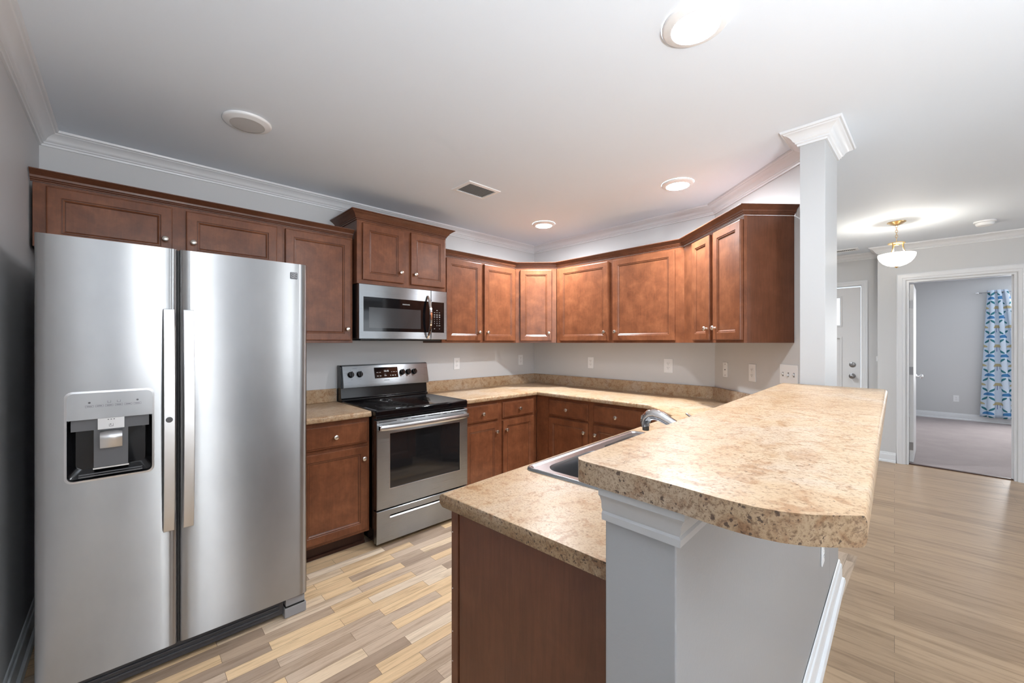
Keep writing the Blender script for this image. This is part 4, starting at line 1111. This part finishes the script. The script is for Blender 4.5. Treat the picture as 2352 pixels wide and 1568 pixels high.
# ------------------------------------------------------------------ outlets and switches
def outlet(loc, rz, label, w=0.070, h=0.114, kind='duplex', name='wall_outlet', cat='outlet'):
    """front faces local -y"""
    t_ = thing(name, label, cat, loc, rz, 'white wall outlets' if cat == 'outlet' else None)
    MB().box(-w/2, -0.006, -h/2, w/2, -0.0005, h/2).build('cover_plate', 'white_plastic', t_, bevel=0.0018)
    if kind == 'duplex':
        for s_ in (-1, 1):
            r_ = MB(); pts = [(x, z_+s_*0.0195) for x, z_ in rrect(-0.0165, -0.0135, 0.0165, 0.0135, 0.008, 4)]
            r_.loops([[(x, -0.0062, z_) for x, z_ in pts], [(x, -0.0078, z_) for x, z_ in pts]])
            ro = r_.build('receptacle', 'white_plastic', t_)
            s2 = MB().box(-0.0075, -0.0083, s_*0.0195+0.000, -0.0055, -0.0076, s_*0.0195+0.009).box(0.0055, -0.0083, s_*0.0195+0.001, 0.0075, -0.0076, s_*0.0195+0.008)
            s2.lathe([(0.0024, 0.0076), (0.0024, 0.0083)], (0, 0, s_*0.0195-0.006), '-y', 10, True, True)
            s2.build('slot', 'slot_dark', ro)
        MB().lathe([(0.003, 0.006), (0.002, 0.0072)], (0, 0, 0), '-y', 12, True, True).build('screw', 'nickel', t_)
    if kind == 'jack':
        MB().box(-0.005, -0.0075, -0.004, 0.005, -0.0061, 0.004).build('jack', 'slot_dark', t_)
        for s_ in (-1, 1): MB().lathe([(0.0035, 0.006), (0.0025, 0.0075)], (0, 0, s_*0.042), '-y', 12, True, True).build('screw', 'nickel_dark', t_)
    if kind == 'switch':
        for i, up in enumerate((1, 0, 1)):
            x = (i-1)*0.046
            MB().box(x-0.0055, -0.0068, -0.013, x+0.0055, -0.0061, 0.013).build('slot', 'toggle_shadow', t_)
            s2 = MB(); z_ = 0.006 if up else -0.006
            s2.loops([[(x-0.004, -0.0065, -0.007+z_*0.3), (x+0.004, -0.0065, -0.007+z_*0.3), (x+0.004, -0.0065, 0.007+z_*0.3), (x-0.004, -0.0065, 0.007+z_*0.3)],
                      [(x-0.0035, -0.018, -0.003+z_), (x+0.0035, -0.018, -0.003+z_), (x+0.0035, -0.018, 0.003+z_), (x-0.0035, -0.018, 0.003+z_)]])
            s2.build('toggle', 'white_plastic', t_)
    return t_
outlet((2.343, YA, 1.168), 0, 'white outlet on the range wall, left of the corner, right of the stove')
outlet((3.225, YA, 1.180), 0, 'white outlet on the range wall right beside the far corner')
outlet((XB, 2.448, 1.168), BR, 'white outlet on the far wall under the corner end of the cabinets')
outlet((XB, 1.627, 1.170), BR, 'wide white outlet on the far wall, just before the angled wall', 0.080, 0.124)
def onC(px):
    s_ = atpx(px, PC0, uc); p = PC0+uc*s_; return p, s_
for px, zz, kd, lb, w_, h_ in ((1667, 1.165, 'jack', 'narrow white jack plate with two screws on the angled wall', 0.062, 0.114), (1729, 1.165, 'duplex', 'white outlet on the angled wall left of the switch plate', 0.074, 0.120)):
    p, s_ = onC(px); outlet((p.x, p.y, zz), rzC, lb, w_, h_, kd)
p, s_ = onC(1813)
p2_ = p
outlet((p2_.x, p2_.y, 1.180), rzC, 'white three-toggle switch plate beside the column', 0.150, 0.120, 'switch', 'light_switch', 'switch')
p = Vector((2.05, HW[0][1]+(HW[1][1]-HW[0][1])*(2.05-0.635)/2.315))
hwa = math.atan2(HW[1][1]-HW[0][1], HW[1][0]-HW[0][0])
outlet((2.30, HW[0][1]+(HW[1][1]-HW[0][1])*(2.30-0.635)/2.315, 0.42), hwa, 'white outlet low on the hall side of the half wall')
outlet((XBED, -0.238, 0.380), BR, 'white outlet on the bedroom wall left of the curtain')
th_ = thing('thermostat', 'tiny white thermostat on the foyer side of the hall wall corner', 'thermostat', (XD+0.16, YD1, 1.18), 0)
MB().box(-0.035, 0.0005, -0.03, 0.035, 0.022, 0.03).build('case', 'white_plastic', th_, bevel=0.003)

# ------------------------------------------------------------------ bedroom doorway
O0, O1, OT = -0.548, 0.236, 2.070
def casing(axis_x, y0, y1, zt, w=0.080, d=0.018, depth=None):
    """profiled casing around an opening in a wall facing -X at x=axis_x"""
    prof = [(0.004, 0), (0.004, d*0.55), (0.012, d*0.75), (0.030, d*0.8), (0.034, d*0.95), (0.060, d), (w-0.012, d*1.05), (w, d*0.9), (w, 0)]
    path = [(y1, 0), (y1, zt), (y0, zt), (y0, 0)]
    P = [Vector(p) for p in path]; ls = []
    for i in range(4):
        def nr(a, b2): dd = (b2-a).normalized(); return Vector((dd.y, -dd.x))
        if 0 < i < 3:
            n1, n2 = nr(P[i-1], P[i]), nr(P[i], P[i+1]); mm = n1+n2; mm = mm/(mm.length_squared/2)
        else: mm = nr(P[0], P[1]) if i == 0 else nr(P[2], P[3])
        ls.append([(axis_x-0.0003-dp_, P[i].x-mm.x*o_*-1 if False else P[i].x+mm.x*o_, P[i].y+mm.y*o_) for o_, dp_ in prof])
    return MB().loops(ls)
# orientation: path runs up the left (y1) jamb; outward normal must point away from the opening
def casing2(xf, y0, y1, zt, w=0.080, d=0.018):
    prof = [(0.005, 0), (0.005, d*0.55), (0.012, d*0.75), (0.030, d*0.8), (0.034, d*0.97), (0.058, d), (w-0.010, d*1.1), (w, d*0.9), (w, 0)]
    ls = []
    for (yy, zz, my, mz) in ((y1, 0, 1, 0), (y1, zt, 1, 1), (y0, zt, -1, 1), (y0, 0, -1, 0)):
        ls.append([(xf-0.0003-dp_, yy+my*o_, zz+mz*o_) for o_, dp_ in prof])
    return MB().loops(ls)
struct('trim_3', casing2(XD, O0, O1, OT), 'trim_paint', smooth=True, auto=25)
jm = MB().box(XD-0.001, O1-0.018, 0.001, XD+0.116, O1-0.0002, OT-0.018).box(XD-0.001, O0+0.0002, 0.001, XD+0.116, O0+0.018, OT-0.018).box(XD-0.001, O0+0.0002, OT-0.018, XD+0.116, O1-0.0002, OT-0.0002)
jm.box(XD+0.055, O0+0.0182, 0.001, XD+0.075, O0+0.030, OT-0.0182)
struct('trim_4', jm, 'trim_paint')
struct('trim_5', MB().box(XD+0.03, O0+0.02, -0.001, XD+0.075, O1-0.02, 0.010), 'toe_wood', bevel=0.003)
bdv = thing('door_1', 'white bedroom door standing open, seen edge-on', 'door', (XD+0.118, O1-0.020, 0.012))
tag(bdv, kind='structure')
DT = 0.035
MB().box(0, -DT, 0, 0.76, 0.0, 2.03).build('leaf', 'door_paint', bdv, bevel=0.002)
for zz in (0.18, 1.04, 1.80):
    hg = MB().box(-0.003, -DT+0.003, zz-0.045, -0.0002, -0.004, zz+0.045)
    hg.tube([(-0.004, 0.0035, zz-0.045), (-0.004, 0.0035, zz+0.045)], 0.005, 8)
    hg.build('hinge', 'hinge_metal', bdv, smooth=True, auto=50)
kb = MB().lathe([(0.030, DT), (0.030, DT+0.005), (0.012, DT+0.010), (0.010, DT+0.030), (0.026, DT+0.040), (0.028, DT+0.052), (0.018, DT+0.062), (0.001, DT+0.064)], (0.70, 0, 0.94), '-y', 20, True, True)
kb.build('door_knob', 'chrome', bdv, smooth=True, auto=60)

# front door in the foyer
fdv = thing('door_2', 'white front door with small window in the foyer', 'door', (XR, 0.655, 0)); tag(fdv, kind='structure')
DW = 1.57-0.655
fd = MB()
lite = (0.210, DW-0.210, 1.60, 1.95); pan = (0.210, DW-0.210, 0.25, 1.43)
y0_, y1_ = 0.008, DW-0.008
# rails and stiles
for (a, b2, c_, d_) in ((y0_, lite[0], 0.01, 2.075), (lite[1], y1_, 0.01, 2.075), (lite[0], lite[1], 0.01, pan[2]), (lite[0], lite[1], pan[3], lite[2]), (lite[0], lite[1], lite[3], 2.075)):
    fd.box(0.010, a, c_, 0.050, b2, d_)
fd.box(0.024, pan[0], pan[2], 0.045, pan[1], pan[3])
fl2 = fd.build('leaf', 'door_paint', fdv)
mo = MB()
for (a, b2, c_, d_) in (lite, pan):
    w_ = 0.022
    mo.box(0.001, a-w_, c_-w_, 0.0098, b2+w_, c_).box(0.001, a-w_, d_, 0.0098, b2+w_, d_+w_).box(0.001, a-w_, c_, 0.0098, a, d_).box(0.001, b2, c_, 0.0098, b2+w_, d_)
mo.build('panel_moulding', 'door_paint', fdv, bevel=0.003)
MB().box(0.028, lite[0], lite[2], 0.032, lite[1], lite[3]).build('glass', 'glass', fdv)
for zz, nm in ((1.095, 'deadbolt'), (0.951, 'door_knob')):
    k_ = MB().lathe([(0.033, -0.010), (0.033, -0.004), (0.024, 0.002), (0.016, 0.004)] if nm == 'deadbolt' else [(0.033, -0.010), (0.033, -0.004), (0.013, 0.004), (0.012, 0.022), (0.028, 0.034), (0.030, 0.048), (0.018, 0.060), (0.001, 0.062)], (0, 0.085, zz), '-x', 24, True, True)
    k_.build(nm, 'hinge_metal', fdv, smooth=True, auto=50)
struct('trim_6', casing2(XR, 0.655, 1.57, 2.09, 0.062, 0.016), 'trim_paint', smooth=True, auto=25)

# ------------------------------------------------------------------ curtain
m, nt, b = new_mat('curtain_fabric')
tc = N(nt, 'ShaderNodeTexCoord'); sp_ = N(nt, 'ShaderNodeSeparateXYZ'); nt.links.new(tc.outputs['UV'], sp_.inputs[0])
U, V = sp_.outputs[0], sp_.outputs[1]          # metres of cloth
def M(op, a, b2=None, c_=None):
    n_ = N(nt, 'ShaderNodeMath', operation=op)
    for i, v_ in enumerate((a, b2, c_)):
        if v_ is None: continue
        if isinstance(v_, (int, float)): n_.inputs[i].default_value = v_
        else: nt.links.new(v_, n_.inputs[i])
    return n_.outputs[0]
PU, PV = 0.32, 0.325
def cell(u_off, v_off):
    fu = M('SUBTRACT', M('FRACT', M('DIVIDE', M('ADD', U, u_off), PU)), 0.5)
    fv = M('SUBTRACT', M('FRACT', M('DIVIDE', M('ADD', V, v_off), PV)), 0.5)
    return M('MULTIPLY', fu, PU), M('MULTIPLY', fv, PV)
def ell(x, y, cx_, cy_, rx, ry):
    a = M('DIVIDE', M('SUBTRACT', x, cx_), rx); c_ = M('DIVIDE', M('SUBTRACT', y, cy_), ry)
    return M('LESS_THAN', M('ADD', M('MULTIPLY', a, a), M('MULTIPLY', c_, c_)), 1.0)
def leaf(x, y, s_, cx_, cy_, ang_):
    # |x| folded; ellipse rotated
    xs_ = M('SUBTRACT', x, cx_); ys_ = M('SUBTRACT', y, cy_)
    ca, sa = math.cos(ang_), math.sin(ang_)
    u_ = M('ADD', M('MULTIPLY', xs_, ca), M('MULTIPLY', ys_, sa)); v_ = M('SUBTRACT', M('MULTIPLY', ys_, ca), M('MULTIPLY', xs_, sa))
    return ell(u_, v_, 0, 0, 0.050, 0.0160)
def MAX(*a):
    r_ = a[0]
    for q in a[1:]: r_ = M('MAXIMUM', r_, q)
    return r_
x1, y1 = cell(0.0, 0.0); x2, y2 = cell(PU/2, PV/2)
ax1, ax2 = M('ABSOLUTE', x1), M('ABSOLUTE', x2)
fanb = M('MULTIPLY', ell(x1, y1, 0, 0.0, 0.082, 0.046), M('GREATER_THAN', y1, -0.008))
fant = M('MULTIPLY', ell(x2, y2, 0, 0.0, 0.098, 0.044), M('GREATER_THAN', y2, -0.006))
lv = MAX(leaf(ax1, y1, 1, 0.060, -0.062, R(-38)), leaf(ax1, y1, 1, 0.060, 0.085, R(38)))
stm = MAX(M('MULTIPLY', M('LESS_THAN', ax2, 0.0035), M('MULTIPLY', M('LESS_THAN', y2, 0), M('GREATER_THAN', y2, -0.075))),
          M('MULTIPLY', M('LESS_THAN', M('ABSOLUTE', M('SUBTRACT', ax2, 0.03)), 0.003), M('MULTIPLY', M('LESS_THAN', y2, 0), M('GREATER_THAN', y2, -0.05))))
c = mix(nt, fant, (0.62, 0.72, 0.84), (0.50, 0.44, 0.27))
rad = M('LESS_THAN', M('FRACT', M('MULTIPLY', M('ARCTAN2', x1, M('ADD', y1, 0.03)), 6.0)), 0.22)
fcol = mix(nt, rad, (0.035, 0.17, 0.42), (0.20, 0.42, 0.66))
c = mix(nt, fanb, c, fcol)
c = mix(nt, lv, c, (0.045, 0.19, 0.24))
c = mix(nt, stm, c, (0.10, 0.13, 0.38))
nt.links.new(c, b.inputs['Base Color']); setp(b, rough=0.85, spec=0.1)
cu_ = thing('curtain', 'pale blue curtain printed with blue and tan fan flowers, hanging in the bedroom', 'curtain', (XBED-0.09, -0.70, 0))
me = bpy.data.meshes.new('cloth'); vs = []; fs = []; uv = []
NU, NV = 90, 40
ZT, ZBt = 2.262, 0.105
for j in range(NV+1):
    v_ = j/NV; zz = ZT+(ZBt-ZT)*v_
    wl, wr = 0.128-0.0*v_, 0
    yl = 0.105+0.085*v_           # left edge (towards +Y)
    yr = -0.125-0.23*(v_**0.8)    # right edge
    for i in range(NU+1):
        u_ = i/NU
        y_ = yl+(yr-yl)*u_
        amp = 0.034*(0.75+0.35*v_)
        ph = u_*2*PI*3.2+0.25*math.sin(v_*3)
        vs.append((amp*math.sin(ph), y_+0.010*math.sin(2*ph), zz))
        uv.append((u_*0.78+0.03, zz))
for j in range(NV):
    for i in range(NU):
        a = j*(NU+1)+i; fs.append((a, a+1, a+NU+2, a+NU+1))
me.from_pydata(vs, [], fs); ul = me.uv_layers.new(name='UVMap')
for p in me.polygons:
    p.use_smooth = True
    for li, vi in zip(p.loop_indices, p.vertices): ul.data[li].uv = uv[vi]
me.materials.append(MAT['curtain_fabric'])
co = bpy.data.objects.new('cloth', me); COL.objects.link(co); co.parent = cu_
sd = co.modifiers.new('s', 'SOLIDIFY'); sd.thickness = 0.002
rdv = thing('curtain_rod', 'thin steel curtain rod with small finial above the bedroom curtain', 'curtain rod', (XBED-0.09, -0.50, 2.225))
MB().tube([(0, -2.3, 0), (0, 0.0, 0)], 0.007, 12).build('rod', 'hinge_metal', rdv, smooth=True)
MB().lathe([(0.007, 0), (0.016, 0.010), (0.018, 0.022), (0.012, 0.036), (0.004, 0.044), (0.001, 0.09)], (0, 0, 0), 'z', 14, True, True).build('finial', 'chrome', rdv, smooth=True).rotation_euler = (R(-90), 0, 0)
MB().tube([(0, -0.03, 0), (0.085, -0.03, 0)], 0.005, 8).build('bracket', 'hinge_metal', rdv, smooth=True)
sc.render.film_transparent = False
